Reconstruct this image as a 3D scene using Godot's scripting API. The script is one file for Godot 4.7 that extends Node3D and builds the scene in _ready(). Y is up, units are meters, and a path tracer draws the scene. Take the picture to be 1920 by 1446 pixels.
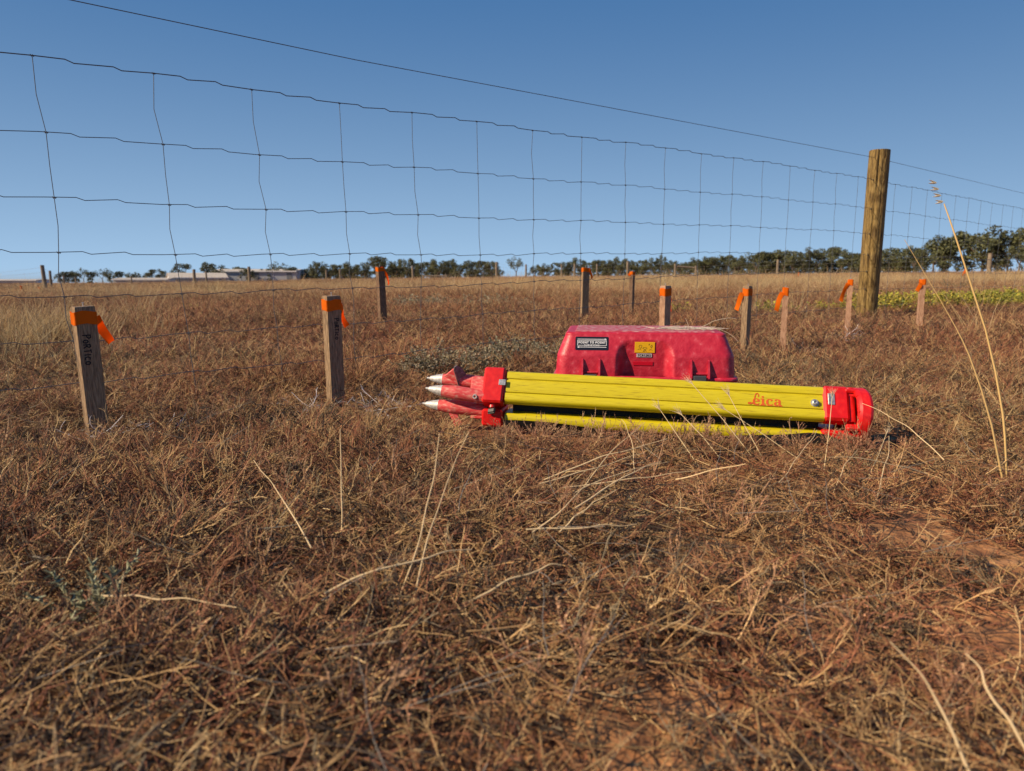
extends Node3D
# A dry paddock: survey tripod and instrument case lying beside a ring-lock fence, timber pegs with orange tape.
# x is right, y up, the camera looks along -z. "f" below means distance forward of the camera (f = -z).

var rng := RandomNumberGenerator.new()
var bump := FastNoiseLite.new()
var patch := FastNoiseLite.new()
var used := {}
var M := {}
var blockers: Array = []      # [x, z, radius] spots kept clear of weeds

# ---------------------------------------------------------------- mesh builder
class MB:
	var v := PackedVector3Array()
	var n := PackedVector3Array()
	var c := PackedColorArray()
	var ix := PackedInt32Array()
	var col := Color(1, 1, 1)

	func tri(a: Vector3, b: Vector3, d: Vector3) -> void:   # counter-clockwise seen from outside
		var m := (b - a).cross(d - a).normalized()
		var k := v.size()
		v.append(a); v.append(b); v.append(d)
		n.append(m); n.append(m); n.append(m)
		c.append(col); c.append(col); c.append(col)
		ix.append(k); ix.append(k + 2); ix.append(k + 1)

	func quad(a: Vector3, b: Vector3, d: Vector3, e: Vector3) -> void:
		var m := (d - a).cross(e - b).normalized()
		var k := v.size()
		v.append(a); v.append(b); v.append(d); v.append(e)
		for i in 4:
			n.append(m); c.append(col)
		ix.append(k); ix.append(k + 2); ix.append(k + 1)
		ix.append(k); ix.append(k + 3); ix.append(k + 2)

	func face_out(p: Array, inner: Vector3) -> void:        # convex polygon turned away from inner
		var m: Vector3 = (p[1] - p[0]).cross(p[2] - p[0])
		var mid := Vector3.ZERO
		for q in p: mid += q
		mid /= p.size()
		if m.dot(mid - inner) < 0.0: p.reverse()
		for i in range(1, p.size() - 1): tri(p[0], p[i], p[i + 1])

	func box(at: Vector3, size: Vector3, b := Basis(), bev := 0.0) -> void:
		var h := size * 0.5
		var e: float = min(bev, min(h.x, min(h.y, h.z)) * 0.9)
		if e <= 0.0:
			for ax in 3:
				for s in [-1.0, 1.0]:
					var pts := []
					for q in [[-1, -1], [1, -1], [1, 1], [-1, 1]]:
						var p := Vector3.ZERO
						p[ax] = s * h[ax]; p[(ax + 1) % 3] = q[0] * h[(ax + 1) % 3]; p[(ax + 2) % 3] = q[1] * h[(ax + 2) % 3]
						pts.append(at + b * p)
					face_out(pts, at)
			return
		for ax in 3:
			var a1 := (ax + 1) % 3
			var a2 := (ax + 2) % 3
			for s in [-1.0, 1.0]:
				var pts := []
				for q in [[-1, -1], [1, -1], [1, 1], [-1, 1]]:
					var p := Vector3.ZERO
					p[ax] = s * h[ax]; p[a1] = q[0] * (h[a1] - e); p[a2] = q[1] * (h[a2] - e)
					pts.append(at + b * p)
				face_out(pts, at)
			for s in [-1.0, 1.0]:                            # edges parallel to ax
				for t in [-1.0, 1.0]:
					var pts := []
					for q in [[-1, 0], [1, 0], [1, 1], [-1, 1]]:
						var p := Vector3.ZERO
						p[ax] = q[0] * (h[ax] - e)
						p[a1] = s * (h[a1] - (e if q[1] == 1 else 0.0))
						p[a2] = t * (h[a2] - (0.0 if q[1] == 1 else e))
						pts.append(at + b * p)
					face_out(pts, at)
		for sx in [-1.0, 1.0]:
			for sy in [-1.0, 1.0]:
				for sz in [-1.0, 1.0]:
					var s := Vector3(sx, sy, sz)
					face_out([at + b * (s * (h - Vector3(0, e, e))), at + b * (s * (h - Vector3(e, 0, e))), at + b * (s * (h - Vector3(e, e, 0)))], at)

	func tube(p: PackedVector3Array, r: PackedFloat32Array, sides := 6, c0 := Color(1, 1, 1), c1 := Color(1, 1, 1), cap := true) -> void:
		var m := p.size()
		var k := v.size()
		var ref := Vector3.UP
		var t0 := (p[m - 1] - p[0]).normalized()
		if abs(t0.y) > 0.8: ref = Vector3.RIGHT
		for i in m:
			var t := (p[min(i + 1, m - 1)] - p[max(i - 1, 0)]).normalized()
			var a := t.cross(ref).normalized()
			var b := t.cross(a)
			var cc := c0.lerp(c1, float(i) / (m - 1))
			for j in sides:
				var w := TAU * j / sides
				var d := a * cos(w) + b * sin(w)
				v.append(p[i] + d * r[i]); n.append(d); c.append(cc)
		for i in m - 1:
			for j in sides:
				var q := k + i * sides + j
				var q2 := k + i * sides + (j + 1) % sides
				ix.append(q); ix.append(q + sides); ix.append(q2)
				ix.append(q2); ix.append(q + sides); ix.append(q2 + sides)
		if cap:
			for e in [0, m - 1]:
				var q := v.size()
				var nn := t0 * (1.0 if e > 0 else -1.0)
				for j in sides:
					v.append(v[k + e * sides + j]); n.append(nn); c.append(c[k + e * sides])
				for j in range(1, sides - 1):
					ix.append(q); ix.append(q + j); ix.append(q + j + 1)

	func rod(a: Vector3, b: Vector3, r0: float, r1: float, sides := 8, cc := Color(1, 1, 1)) -> void:
		tube(PackedVector3Array([a, b]), PackedFloat32Array([r0, r1]), sides, cc, cc)

	func lathe(prof: Array, tr: Transform3D, segs := 24, lobes := 0.0) -> void:   # prof: [along x, radius]; axis = local x
		for i in prof.size() - 1:
			var x0: float = prof[i][0]; var r0: float = prof[i][1]
			var x1: float = prof[i + 1][0]; var r1: float = prof[i + 1][1]
			var nx := r0 - r1
			var nr := x1 - x0
			var sgn := 1.0
			var k := v.size()
			for j in segs + 1:
				var w := TAU * j / segs
				var g0 := 1.0 + lobes * cos(3.0 * (w - PI))
				var d := Vector3(0, cos(w), sin(w))
				var nn := (tr.basis * (Vector3(nx, 0, 0) + d * nr) * sgn).normalized()
				v.append(tr * (Vector3(x0, 0, 0) + d * r0 * g0)); v.append(tr * (Vector3(x1, 0, 0) + d * r1 * g0))
				n.append(nn); n.append(nn); c.append(col); c.append(col)
			for j in segs:
				var q := k + j * 2
				ix.append(q); ix.append(q + 1); ix.append(q + 2)
				ix.append(q + 1); ix.append(q + 3); ix.append(q + 2)

	func grid(rows: Array, closed := false) -> void:         # smooth sheet through rows of points
		var k := v.size()
		var R := rows.size()
		var N: int = rows[0].size()
		for i in R:
			for j in N:
				var jn := (j + 1) % N if closed else mini(j + 1, N - 1)
				var jp := (j - 1 + N) % N if closed else maxi(j - 1, 0)
				var du: Vector3 = rows[i][jn] - rows[i][jp]
				var dv: Vector3 = rows[mini(i + 1, R - 1)][j] - rows[maxi(i - 1, 0)][j]
				v.append(rows[i][j]); n.append(du.cross(dv).normalized()); c.append(col)
		for i in R - 1:
			for j in (N if closed else N - 1):
				var a := k + i * N + j
				var b := k + i * N + (j + 1) % N
				ix.append(a); ix.append(a + N); ix.append(b)
				ix.append(b); ix.append(a + N); ix.append(b + N)

	func extrude(prof: PackedVector2Array, o: Vector3, ax: Vector3, u: Vector3, w: Vector3, length: float, smooth_deg := 35.0) -> void:
		# prof in (u, w), counter-clockwise seen from +ax; sides smooth where the outline bends gently
		var m := prof.size()
		var en: Array[Vector2] = []
		for i in m:
			var e := prof[(i + 1) % m] - prof[i]
			en.append(Vector2(e.y, -e.x).normalized())
		var lim := cos(deg_to_rad(smooth_deg))
		for i in m:
			var j := (i + 1) % m
			var na := en[i]; var nb := en[i]
			if en[(i - 1 + m) % m].dot(en[i]) > lim: na = (en[i] + en[(i - 1 + m) % m]).normalized()
			if en[j].dot(en[i]) > lim: nb = (en[i] + en[j]).normalized()
			var k := v.size()
			for q in [[prof[i], na, 0.0], [prof[j], nb, 0.0], [prof[j], nb, length], [prof[i], na, length]]:
				v.append(o + u * q[0].x + w * q[0].y + ax * q[2]); n.append((u * q[1].x + w * q[1].y).normalized()); c.append(col)
			ix.append(k); ix.append(k + 1); ix.append(k + 2); ix.append(k); ix.append(k + 2); ix.append(k + 3)
		var t := Geometry2D.triangulate_polygon(prof)
		for end in [0.0, length]:
			var k := v.size()
			for p in prof:
				v.append(o + u * p.x + w * p.y + ax * end); n.append(ax * (1.0 if end > 0 else -1.0)); c.append(col)
			for q in t: ix.append(k + q)

	func commit(mat: Material, check := true) -> ArrayMesh:
		for i in (range(0, ix.size(), 3) if check else []):                     # every face runs clockwise seen from the side its normals point to
			var p := ix[i]
			if (v[ix[i + 1]] - v[p]).cross(v[ix[i + 2]] - v[p]).dot(n[p]) > 0.0:
				var w := ix[i + 1]
				ix[i + 1] = ix[i + 2]; ix[i + 2] = w
		var a := []
		a.resize(Mesh.ARRAY_MAX)
		a[Mesh.ARRAY_VERTEX] = v; a[Mesh.ARRAY_NORMAL] = n; a[Mesh.ARRAY_COLOR] = c; a[Mesh.ARRAY_INDEX] = ix
		var m := ArrayMesh.new()
		m.add_surface_from_arrays(Mesh.PRIMITIVE_TRIANGLES, a)
		m.surface_set_material(0, mat)
		return m

# ---------------------------------------------------------------- naming helpers
func numbered(called: String) -> String:
	var k: int = used.get(called, -1) + 1
	used[called] = k
	return called if k == 0 else "%s_%03d" % [called, k]

func tag(o: Node, label: String, category: String, group := "", kind := "") -> void:
	o.set_meta("label", label)
	if category: o.set_meta("category", category)
	if group: o.set_meta("group", group)
	if kind: o.set_meta("kind", kind)

func thing(called: String, at: Vector3, turn: float, label: String, category: String, group := "") -> Node3D:
	var o := Node3D.new()
	o.name = numbered(called)
	add_child(o)
	o.position = at; o.rotation.y = turn
	tag(o, label, category, group)
	return o

func part(called: String, mb: MB, mat: Material, parent: Node) -> MeshInstance3D:
	var o := MeshInstance3D.new()
	o.name = called
	o.mesh = mb.commit(mat)
	parent.add_child(o, true)
	return o

func part_mesh(called: String, mesh: Mesh, parent: Node) -> MeshInstance3D:
	var o := MeshInstance3D.new()
	o.name = called
	o.mesh = mesh
	parent.add_child(o, true)
	return o

func text_part(called: String, s: String, height: float, mat: Material, parent: Node, tr: Transform3D, fontname := "Droid Sans", bold := true, italic := false, sx := 1.0) -> MeshInstance3D:
	var t := TextMesh.new()
	var fo := SystemFont.new()
	fo.font_names = PackedStringArray([fontname])
	fo.font_weight = 700 if bold else 400
	fo.font_italic = italic
	t.font = fo
	t.text = s
	t.font_size = 64
	t.pixel_size = height / 46.0
	t.depth = 0.0006
	t.curve_step = 1.0
	t.material = mat
	var o := MeshInstance3D.new()
	o.name = called
	o.mesh = t
	parent.add_child(o, true)
	o.transform = tr * Transform3D(Basis.from_scale(Vector3(sx, 1, 1)), Vector3.ZERO)
	return o

# ---------------------------------------------------------------- ground
func sm(a: float, b: float, x: float) -> float:
	var t := clampf((x - a) / (b - a), 0.0, 1.0)
	return t * t * (3.0 - 2.0 * t)

func gy(x: float, z: float) -> float:
	var f := -z
	var h := 0.11 * sm(1.9, 5.0, f) + (0.0105 if x > 0.0 else 0.016) * clampf(x, -40.0, 90.0) * sm(5.0, 13.0, f)
	h -= 1.0 * sm(50.0, 220.0, f) * sm(0.0, 80.0, -x)
	h -= 0.016 * maxf(0.0, f - 290.0)
	h += bump.get_noise_2d(x, z) * (0.014 + 0.05 * sm(5.0, 14.0, f))
	return h

func on_ground(x: float, f: float) -> Vector3:
	return Vector3(x, gy(x, -f), -f)

# ---------------------------------------------------------------- materials
func lin(r: float, g: float, b: float) -> Color:
	return Color(r, g, b).linear_to_srgb()

func noise_tex(size: int, seed_: int, freq: float, ramp: Array, oct := 4, kind := FastNoiseLite.TYPE_SIMPLEX_SMOOTH, normal := 0.0) -> ImageTexture:
	# ramp: [[position 0..1, linear colour], ...]
	var fn := FastNoiseLite.new()
	fn.seed = seed_; fn.frequency = freq; fn.noise_type = kind
	fn.fractal_octaves = oct
	var src := fn.get_seamless_image(size, size)
	src.convert(Image.FORMAT_L8)
	if normal > 0.0:
		src.convert(Image.FORMAT_RGBA8)
		src.bump_map_to_normal_map(normal)
		src.generate_mipmaps()
		return ImageTexture.create_from_image(src)
	var table := PackedByteArray()
	table.resize(768)
	for i in 256:
		var x := i / 255.0
		var cc: Color = ramp[ramp.size() - 1][1]
		for k in ramp.size() - 1:
			if x <= ramp[k + 1][0]:
				cc = (ramp[k][1] as Color).lerp(ramp[k + 1][1], clampf((x - ramp[k][0]) / (ramp[k + 1][0] - ramp[k][0]), 0, 1))
				break
		cc = cc.linear_to_srgb()
		table[i * 3] = int(cc.r * 255); table[i * 3 + 1] = int(cc.g * 255); table[i * 3 + 2] = int(cc.b * 255)
	var d := src.get_data()
	var outp := PackedByteArray()
	outp.resize(size * size * 3)
	for i in size * size:
		var q := d[i] * 3
		outp[i * 3] = table[q]; outp[i * 3 + 1] = table[q + 1]; outp[i * 3 + 2] = table[q + 2]
	return ImageTexture.create_from_image(Image.create_from_data(size, size, false, Image.FORMAT_RGB8, outp))

func plain(c: Color, rough := 0.7, metal := 0.0) -> StandardMaterial3D:
	var m := StandardMaterial3D.new()
	m.albedo_color = c; m.roughness = rough; m.metallic = metal
	m.cull_mode = BaseMaterial3D.CULL_DISABLED
	return m

func leafy(rough := 0.85, back := 0.0) -> StandardMaterial3D:
	var m := plain(Color(1, 1, 1), rough)
	m.vertex_color_use_as_albedo = true
	if back > 0.0:
		m.backlight_enabled = true
		m.backlight = Color(back, back, back)
	return m

func textured(tex: Texture2D, scale_: Vector3, rough := 0.7, world := false, nrm: Texture2D = null, nscale := 1.0) -> StandardMaterial3D:
	var m := plain(Color(1, 1, 1), rough)
	m.albedo_texture = tex
	m.uv1_triplanar = true
	m.uv1_world_triplanar = world
	m.uv1_scale = scale_
	m.uv1_triplanar_sharpness = 4.0
	if nrm:
		m.normal_enabled = true
		m.normal_texture = nrm
		m.normal_scale = nscale
	return m

func L(r: float, g: float, b: float) -> Color:
	return Color(r, g, b)

func make_materials() -> void:
	var soil := noise_tex(512, 3, 0.02, [[0.0, L(0.15, 0.062, 0.024)], [0.35, L(0.25, 0.11, 0.042)], [0.6, L(0.34, 0.16, 0.062)], [1.0, L(0.42, 0.22, 0.1)]], 6)
	var soil_n := noise_tex(512, 4, 0.04, [], 6, FastNoiseLite.TYPE_SIMPLEX_SMOOTH, 6.0)
	M.soil = textured(soil, Vector3(1.7, 1.7, 1.7), 0.95, true, soil_n, 1.0)
	var wood_n := noise_tex(256, 8, 0.05, [], 5, FastNoiseLite.TYPE_SIMPLEX_SMOOTH, 4.0)
	var wood := noise_tex(256, 7, 0.03, [[0.0, L(0.09, 0.058, 0.033)], [0.3, L(0.19, 0.125, 0.07)], [0.55, L(0.27, 0.18, 0.1)], [1.0, L(0.38, 0.265, 0.16)]], 5)
	M.wood = textured(wood, Vector3(26, 2.6, 26), 0.85, false, wood_n, 0.7)
	var wood2 := noise_tex(256, 17, 0.03, [[0.0, L(0.16, 0.085, 0.05)], [0.35, L(0.33, 0.18, 0.105)], [0.6, L(0.42, 0.25, 0.155)], [1.0, L(0.5, 0.33, 0.22)]], 5)
	M.wood_pink = textured(wood2, Vector3(26, 2.6, 26), 0.85, false, wood_n, 0.7)
	var wood3 := noise_tex(256, 27, 0.03, [[0.0, L(0.05, 0.03, 0.02)], [0.4, L(0.12, 0.07, 0.04)], [0.65, L(0.2, 0.12, 0.07)], [1.0, L(0.32, 0.2, 0.12)]], 5)
	M.wood_dark = textured(wood3, Vector3(26, 2.6, 26), 0.85, false, wood_n, 0.7)
	var postw := noise_tex(512, 9, 0.02, [[0.0, L(0.03, 0.018, 0.007)], [0.36, L(0.1, 0.06, 0.016)], [0.5, L(0.2, 0.128, 0.034)], [0.8, L(0.25, 0.175, 0.06)], [1.0, L(0.3, 0.23, 0.11)]], 6)
	M.post = textured(postw, Vector3(8, 0.55, 8), 0.85, false, wood_n, 1.6)
	var farw := noise_tex(128, 19, 0.03, [[0.0, L(0.12, 0.09, 0.06)], [1.0, L(0.3, 0.24, 0.17)]], 3)
	M.far_post = textured(farw, Vector3(4, 1, 4), 0.9)
	M.wire = plain(lin(0.10, 0.11, 0.125), 0.5, 0.35)
	M.far_wire = plain(lin(0.2, 0.21, 0.22), 0.6)
	var yel := noise_tex(512, 11, 0.02, [[0.0, L(0.22, 0.15, 0.01)], [0.16, L(0.42, 0.33, 0.01)], [0.3, L(0.55, 0.46, 0.008)], [0.75, L(0.6, 0.51, 0.01)], [1.0, L(0.66, 0.58, 0.05)]], 5)
	M.yellow = textured(yel, Vector3(1.6, 26, 26), 0.42)
	var redp := noise_tex(256, 12, 0.025, [[0.0, L(0.5, 0.006, 0.008)], [0.6, L(0.66, 0.010, 0.009)], [1.0, L(0.7, 0.03, 0.022)]], 4)
	M.red = textured(redp, Vector3(7, 7, 7), 0.38)
	var redf := noise_tex(256, 13, 0.03, [[0.0, L(0.58, 0.02, 0.03)], [0.45, L(0.62, 0.07, 0.07)], [0.7, L(0.64, 0.17, 0.14)], [1.0, L(0.7, 0.4, 0.32)]], 5)
	M.red_worn = textured(redf, Vector3(6, 16, 16), 0.5)
	var casep := noise_tex(512, 14, 0.02, [[0.0, L(0.36, 0.008, 0.028)], [0.4, L(0.46, 0.014, 0.036)], [0.7, L(0.52, 0.03, 0.055)], [0.86, L(0.56, 0.06, 0.085)], [1.0, L(0.64, 0.22, 0.24)]], 6)
	var case_n := noise_tex(256, 15, 0.15, [], 3, FastNoiseLite.TYPE_SIMPLEX_SMOOTH, 1.5)
	M.case_red = textured(casep, Vector3(3.3, 3.3, 3.3), 0.45, false, case_n, 0.25)
	var topp := noise_tex(512, 16, 0.02, [[0.0, L(0.4, 0.02, 0.04)], [0.35, L(0.45, 0.06, 0.08)], [0.6, L(0.47, 0.17, 0.18)], [1.0, L(0.55, 0.38, 0.36)]], 6)
	M.case_top = textured(topp, Vector3(4, 4, 4), 0.6)
	var met := noise_tex(128, 18, 0.05, [[0.0, L(0.3, 0.29, 0.27)], [0.5, L(0.55, 0.54, 0.51)], [1.0, L(0.75, 0.74, 0.7)]], 4)
	M.steel = textured(met, Vector3(20, 20, 20), 0.38)
	M.steel.metallic = 0.75
	M.tip = textured(met, Vector3(14, 14, 14), 0.5)
	M.tip.metallic = 0.3
	var dk := noise_tex(128, 28, 0.04, [[0.0, L(0.05, 0.05, 0.055)], [0.6, L(0.11, 0.11, 0.12)], [1.0, L(0.3, 0.3, 0.31)]], 4)
	M.dark_steel = textured(dk, Vector3(18, 18, 18), 0.5)
	M.black = plain(lin(0.012, 0.012, 0.013), 0.5)
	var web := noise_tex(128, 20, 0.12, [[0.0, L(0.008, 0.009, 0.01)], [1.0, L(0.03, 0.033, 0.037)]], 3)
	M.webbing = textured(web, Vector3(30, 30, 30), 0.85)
	M.grey_plastic = plain(lin(0.05, 0.055, 0.065), 0.5)
	M.ink = plain(lin(0.008, 0.008, 0.012), 0.8)
	M.sticker_black = plain(lin(0.008, 0.010, 0.018), 0.35)
	M.sticker_white = plain(lin(0.75, 0.77, 0.8), 0.5)
	M.sticker_grey = plain(lin(0.5, 0.45, 0.45), 0.5)
	M.sticker_yellow = plain(lin(0.8, 0.45, 0.012), 0.4)
	M.sticker_red = plain(lin(0.52, 0.003, 0.022), 0.35)
	M.brand_red = plain(lin(0.62, 0.1, 0.012), 0.5)
	M.tape = plain(lin(0.95, 0.2, 0.008), 0.7)
	M.tape.metallic_specular = 0.25
	M.tape.backlight_enabled = true
	M.tape.backlight = Color(0.95, 0.26, 0.01)
	M.veg = leafy(0.8)
	M.leaf = leafy(0.7, 0.3)
	M.tree_leaf = leafy(0.7, 0.2)
	M.bark = plain(lin(0.13, 0.1, 0.075), 0.9)
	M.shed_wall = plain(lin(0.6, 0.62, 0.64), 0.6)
	M.shed_wall_shade = plain(lin(0.3, 0.33, 0.37), 0.6)  # white wall greyed for the long sides: their shade is in the colour
	M.shed_roof = plain(lin(0.58, 0.52, 0.42), 0.55)
	M.shed_dark = plain(lin(0.12, 0.14, 0.16), 0.6)
	M.case_cord = leafy(0.8)

# ---------------------------------------------------------------- weeds
func rdir(up0: float, up1: float) -> Vector3:
	var a := rng.randf() * TAU
	var e := rng.randf_range(up0, up1)
	return Vector3(cos(a) * cos(e), sin(e), sin(a) * cos(e))

func pick(pal: Array) -> Color:
	var a: Color = pal[rng.randi() % pal.size()]
	return a * rng.randf_range(0.75, 1.25)

func twig(mb: MB, p: Vector3, d: Vector3, length: float, r: float, segs: int, wander: float, droop: float, cc: Color, floor_y := -0.01) -> PackedVector3Array:
	var pts := PackedVector3Array([p])
	var rr := PackedFloat32Array([r])
	for i in segs:
		d = (d + Vector3(rng.randf_range(-1, 1), rng.randf_range(-1, 1), rng.randf_range(-1, 1)) * wander + Vector3(0, -droop, 0)).normalized()
		p += d * length / segs
		if p.y < floor_y:
			p.y = floor_y + 0.002; d.y = abs(d.y) * 0.3
		pts.append(p)
		rr.append(r * lerpf(1.0, 0.5, float(i + 1) / segs))
	mb.tube(pts, rr, 3, cc * 0.9, cc * 1.1, false)
	return pts

func bud(mb: MB, p: Vector3, s: float, d: Vector3, cc: Color) -> void:
	var a := d.cross(Vector3(0.3, 1, 0.2)).normalized() * s * 0.45
	var b := d.cross(a).normalized() * s * 0.45
	mb.col = cc
	var t := p + d * s
	var q0 := p + a; var q1 := p - a * 0.5 + b; var q2 := p - a * 0.5 - b
	mb.tri(q0, q1, t); mb.tri(q1, q2, t); mb.tri(q2, q0, t)

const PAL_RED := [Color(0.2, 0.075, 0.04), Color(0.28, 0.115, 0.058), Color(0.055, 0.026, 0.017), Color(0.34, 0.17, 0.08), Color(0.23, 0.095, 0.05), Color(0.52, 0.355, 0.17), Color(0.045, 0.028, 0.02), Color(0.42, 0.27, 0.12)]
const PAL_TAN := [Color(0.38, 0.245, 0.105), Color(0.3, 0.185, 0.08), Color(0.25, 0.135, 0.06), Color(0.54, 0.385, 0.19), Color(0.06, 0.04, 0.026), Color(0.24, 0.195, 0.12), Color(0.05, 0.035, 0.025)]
const PAL_STRAW := [Color(0.5, 0.36, 0.17), Color(0.42, 0.29, 0.13), Color(0.56, 0.42, 0.22), Color(0.36, 0.25, 0.12), Color(0.46, 0.36, 0.22)]
const PAL_FIELD := [Color(0.38, 0.24, 0.12), Color(0.31, 0.17, 0.085), Color(0.26, 0.13, 0.07), Color(0.48, 0.34, 0.18), Color(0.22, 0.11, 0.063)]

func weed_clump(seed_: int, stems: int, radius: float, len0: float, len1: float, up0: float, up1: float, thick: float, side: int, pal: Array, buds := true, square := false) -> ArrayMesh:
	rng.seed = seed_
	var fn := FastNoiseLite.new()
	fn.seed = seed_; fn.frequency = 0.28 / radius
	var mb := MB.new()
	for i in stems:
		var a := rng.randf() * TAU
		var q := sqrt(rng.randf()) * radius
		var p := Vector3(cos(a) * q, rng.randf_range(-0.004, 0.012), sin(a) * q)
		var k := 1.0
		var tall := 1.0
		if square:
			p.x = rng.randf_range(-radius, radius); p.z = rng.randf_range(-radius, radius)
			var g := fn.get_noise_2d(p.x * 3.0, p.z * 3.0)
			if g > 0.33 and rng.randf() < 0.75: continue          # thin spots
			k = 1.0 + 0.35 * fn.get_noise_2d(p.x * 2.0 + 40.0, p.z * 2.0)
			tall = 1.0 + 0.6 * fn.get_noise_2d(p.x * 1.5, p.z * 1.5 + 70.0)
		var cc := pick(pal) * k
		var d := rdir(up0, up1 * tall)
		var length := rng.randf_range(len0, len1) * tall
		var pts := twig(mb, p, d, length, thick * rng.randf_range(0.7, 1.3), 4, 0.28, 0.05, cc)
		for m in side:
			var s := rng.randi_range(1, 3)
			var b0 := pts[s].lerp(pts[s + 1], rng.randf())
			var ax := (pts[s + 1] - pts[s]).normalized()
			var bd := (ax + Vector3(rng.randf_range(-1, 1), rng.randf_range(-0.5, 1), rng.randf_range(-1, 1)) * 0.9).normalized()
			var bl := length * rng.randf_range(0.14, 0.36)
			var bp := twig(mb, b0, bd, bl, thick * 0.6, 2, 0.3, 0.0, cc * rng.randf_range(0.85, 1.2))
			if buds:
				for t in 2:
					var bq := bp[1].lerp(bp[2], t / 2.0)
					bud(mb, bq, thick * rng.randf_range(2.2, 4.0), (bd + Vector3(rng.randf_range(-1, 1), rng.randf_range(-1, 1), rng.randf_range(-1, 1)) * 0.8).normalized(), cc * rng.randf_range(0.9, 1.35))
	return mb.commit(M.veg, false)

func straw_litter(seed_: int, count: int, radius: float, pal: Array) -> ArrayMesh:
	rng.seed = seed_
	var mb := MB.new()
	for i in count:
		var a := rng.randf() * TAU
		var q := sqrt(rng.randf()) * radius
		twig(mb, Vector3(cos(a) * q, rng.randf_range(0.0, 0.03), sin(a) * q), rdir(-0.1, 0.3), rng.randf_range(0.03, 0.12), rng.randf_range(0.0007, 0.0013), 4, 0.16, 0.02, pick(pal), 0.0)
	return mb.commit(M.veg, false)

func grass_tuft(seed_: int, blades: int, radius: float, h0: float, h1: float, lean: float, width: float, pal: Array) -> ArrayMesh:
	rng.seed = seed_
	var mb := MB.new()
	for i in blades:
		var a := rng.randf() * TAU
		var q := sqrt(rng.randf()) * radius
		var p := Vector3(cos(a) * q, -0.01, sin(a) * q)
		var d := (Vector3(cos(a) * q / radius, 0, sin(a) * q / radius) * lean + Vector3(rng.randf_range(-1, 1), 0, rng.randf_range(-1, 1)) * lean + Vector3.UP).normalized()
		twig(mb, p, d, rng.randf_range(h0, h1), width * rng.randf_range(0.6, 1.3), 3, 0.16, 0.1, pick(pal))
	return mb.commit(M.veg, false)

func leaf_clump(seed_: int, stems: int, radius: float, h: float, leaf: float, pal: Array, stemcol: Color) -> ArrayMesh:
	rng.seed = seed_
	var mb := MB.new()
	for i in stems:
		var a := rng.randf() * TAU
		var q := sqrt(rng.randf()) * radius
		var p := Vector3(cos(a) * q, 0, sin(a) * q)
		var pts := twig(mb, p, rdir(0.3, 1.4), h * rng.randf_range(0.5, 1.2), leaf * 0.08, 4, 0.25, 0.06, stemcol)
		for k in 12:
			var s := rng.randi_range(0, 3)
			var b0 := pts[s].lerp(pts[s + 1], rng.randf())
			var d := rdir(-0.2, 0.9)
			var wdir := d.cross(rdir(-1.5, 1.5)).normalized()
			var l := leaf * rng.randf_range(0.6, 1.3)
			var up := wdir.cross(d) * l * 0.12
			mb.col = pick(pal)
			var m1 := b0 + d * l * 0.5
			mb.tri(b0, m1 + wdir * l * 0.26 + up, m1); mb.tri(m1, m1 + wdir * l * 0.26 + up, b0 + d * l)
			mb.tri(b0, m1, m1 - wdir * l * 0.26 + up); mb.tri(m1, b0 + d * l, m1 - wdir * l * 0.26 + up)
	return mb.commit(M.leaf, false)

func scatter(called: String, mesh: Mesh, spots: Array, label: String, category: String, group := "") -> void:
	# spots: [Vector3 position, yaw, scale, height scale, Color]
	if spots.is_empty(): return
	var mm := MultiMesh.new()
	mm.transform_format = MultiMesh.TRANSFORM_3D
	mm.use_colors = true
	mm.mesh = mesh
	mm.instance_count = spots.size()
	for i in spots.size():
		var s: Array = spots[i]
		var b := Basis(Vector3.UP, s[1]).scaled(Vector3(s[2], s[2] * s[3], s[2]))
		if s.size() > 5:                                     # wide tiles follow the slope
			var e: float = s[5]
			var p: Vector3 = s[0]
			var gx := (gy(p.x + e, p.z) - gy(p.x - e, p.z)) / (2.0 * e)
			var gz := (gy(p.x, p.z + e) - gy(p.x, p.z - e)) / (2.0 * e)
			b = Basis(Vector3(1, gx, 0), Vector3(0, 1, 0), Vector3(0, gz, 1)) * b
		mm.set_instance_transform(i, Transform3D(b, s[0]))
		mm.set_instance_color(i, s[4])
	var o := MultiMeshInstance3D.new()
	o.name = numbered(called)
	o.multimesh = mm
	add_child(o)
	tag(o, label, category, group, "stuff")

func blocked(x: float, z: float, r: float) -> bool:
	for b in blockers:
		if Vector2(x - b[0], z - b[1]).length_squared() < (b[2] + r) * (b[2] + r): return true
	# tripod strip
	var t := Vector2(x + 0.248, z + 1.93)
	var s := t.x * 0.988 + t.y * 0.156
	var q := -t.x * 0.156 + t.y * 0.988
	if s > 0.19 - r and s < 1.15 + r and q > -0.05 - r and q < 0.05 + r: return true
	# case rectangle, yaw -7 degrees
	var k := Vector2(x - 0.395, z + 2.186)
	var cx := k.x * 0.9925 + k.y * 0.122
	var cz := -k.x * 0.122 + k.y * 0.9925
	return abs(cx) < 0.252 + r and abs(cz) < 0.18 + r

func tint(x: float, z: float, much := 1.0) -> Color:
	var a := patch.get_noise_2d(x * 1.0, z * 1.0)
	var b := patch.get_noise_2d(x * 3.0 + 50.0, z * 3.0)
	var k := 1.0 + (0.28 * b + rng.randf_range(-0.18, 0.18)) * much
	return Color(k, k * (1.0 + 0.14 * a), k * (1.0 + 0.18 * a))

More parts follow.
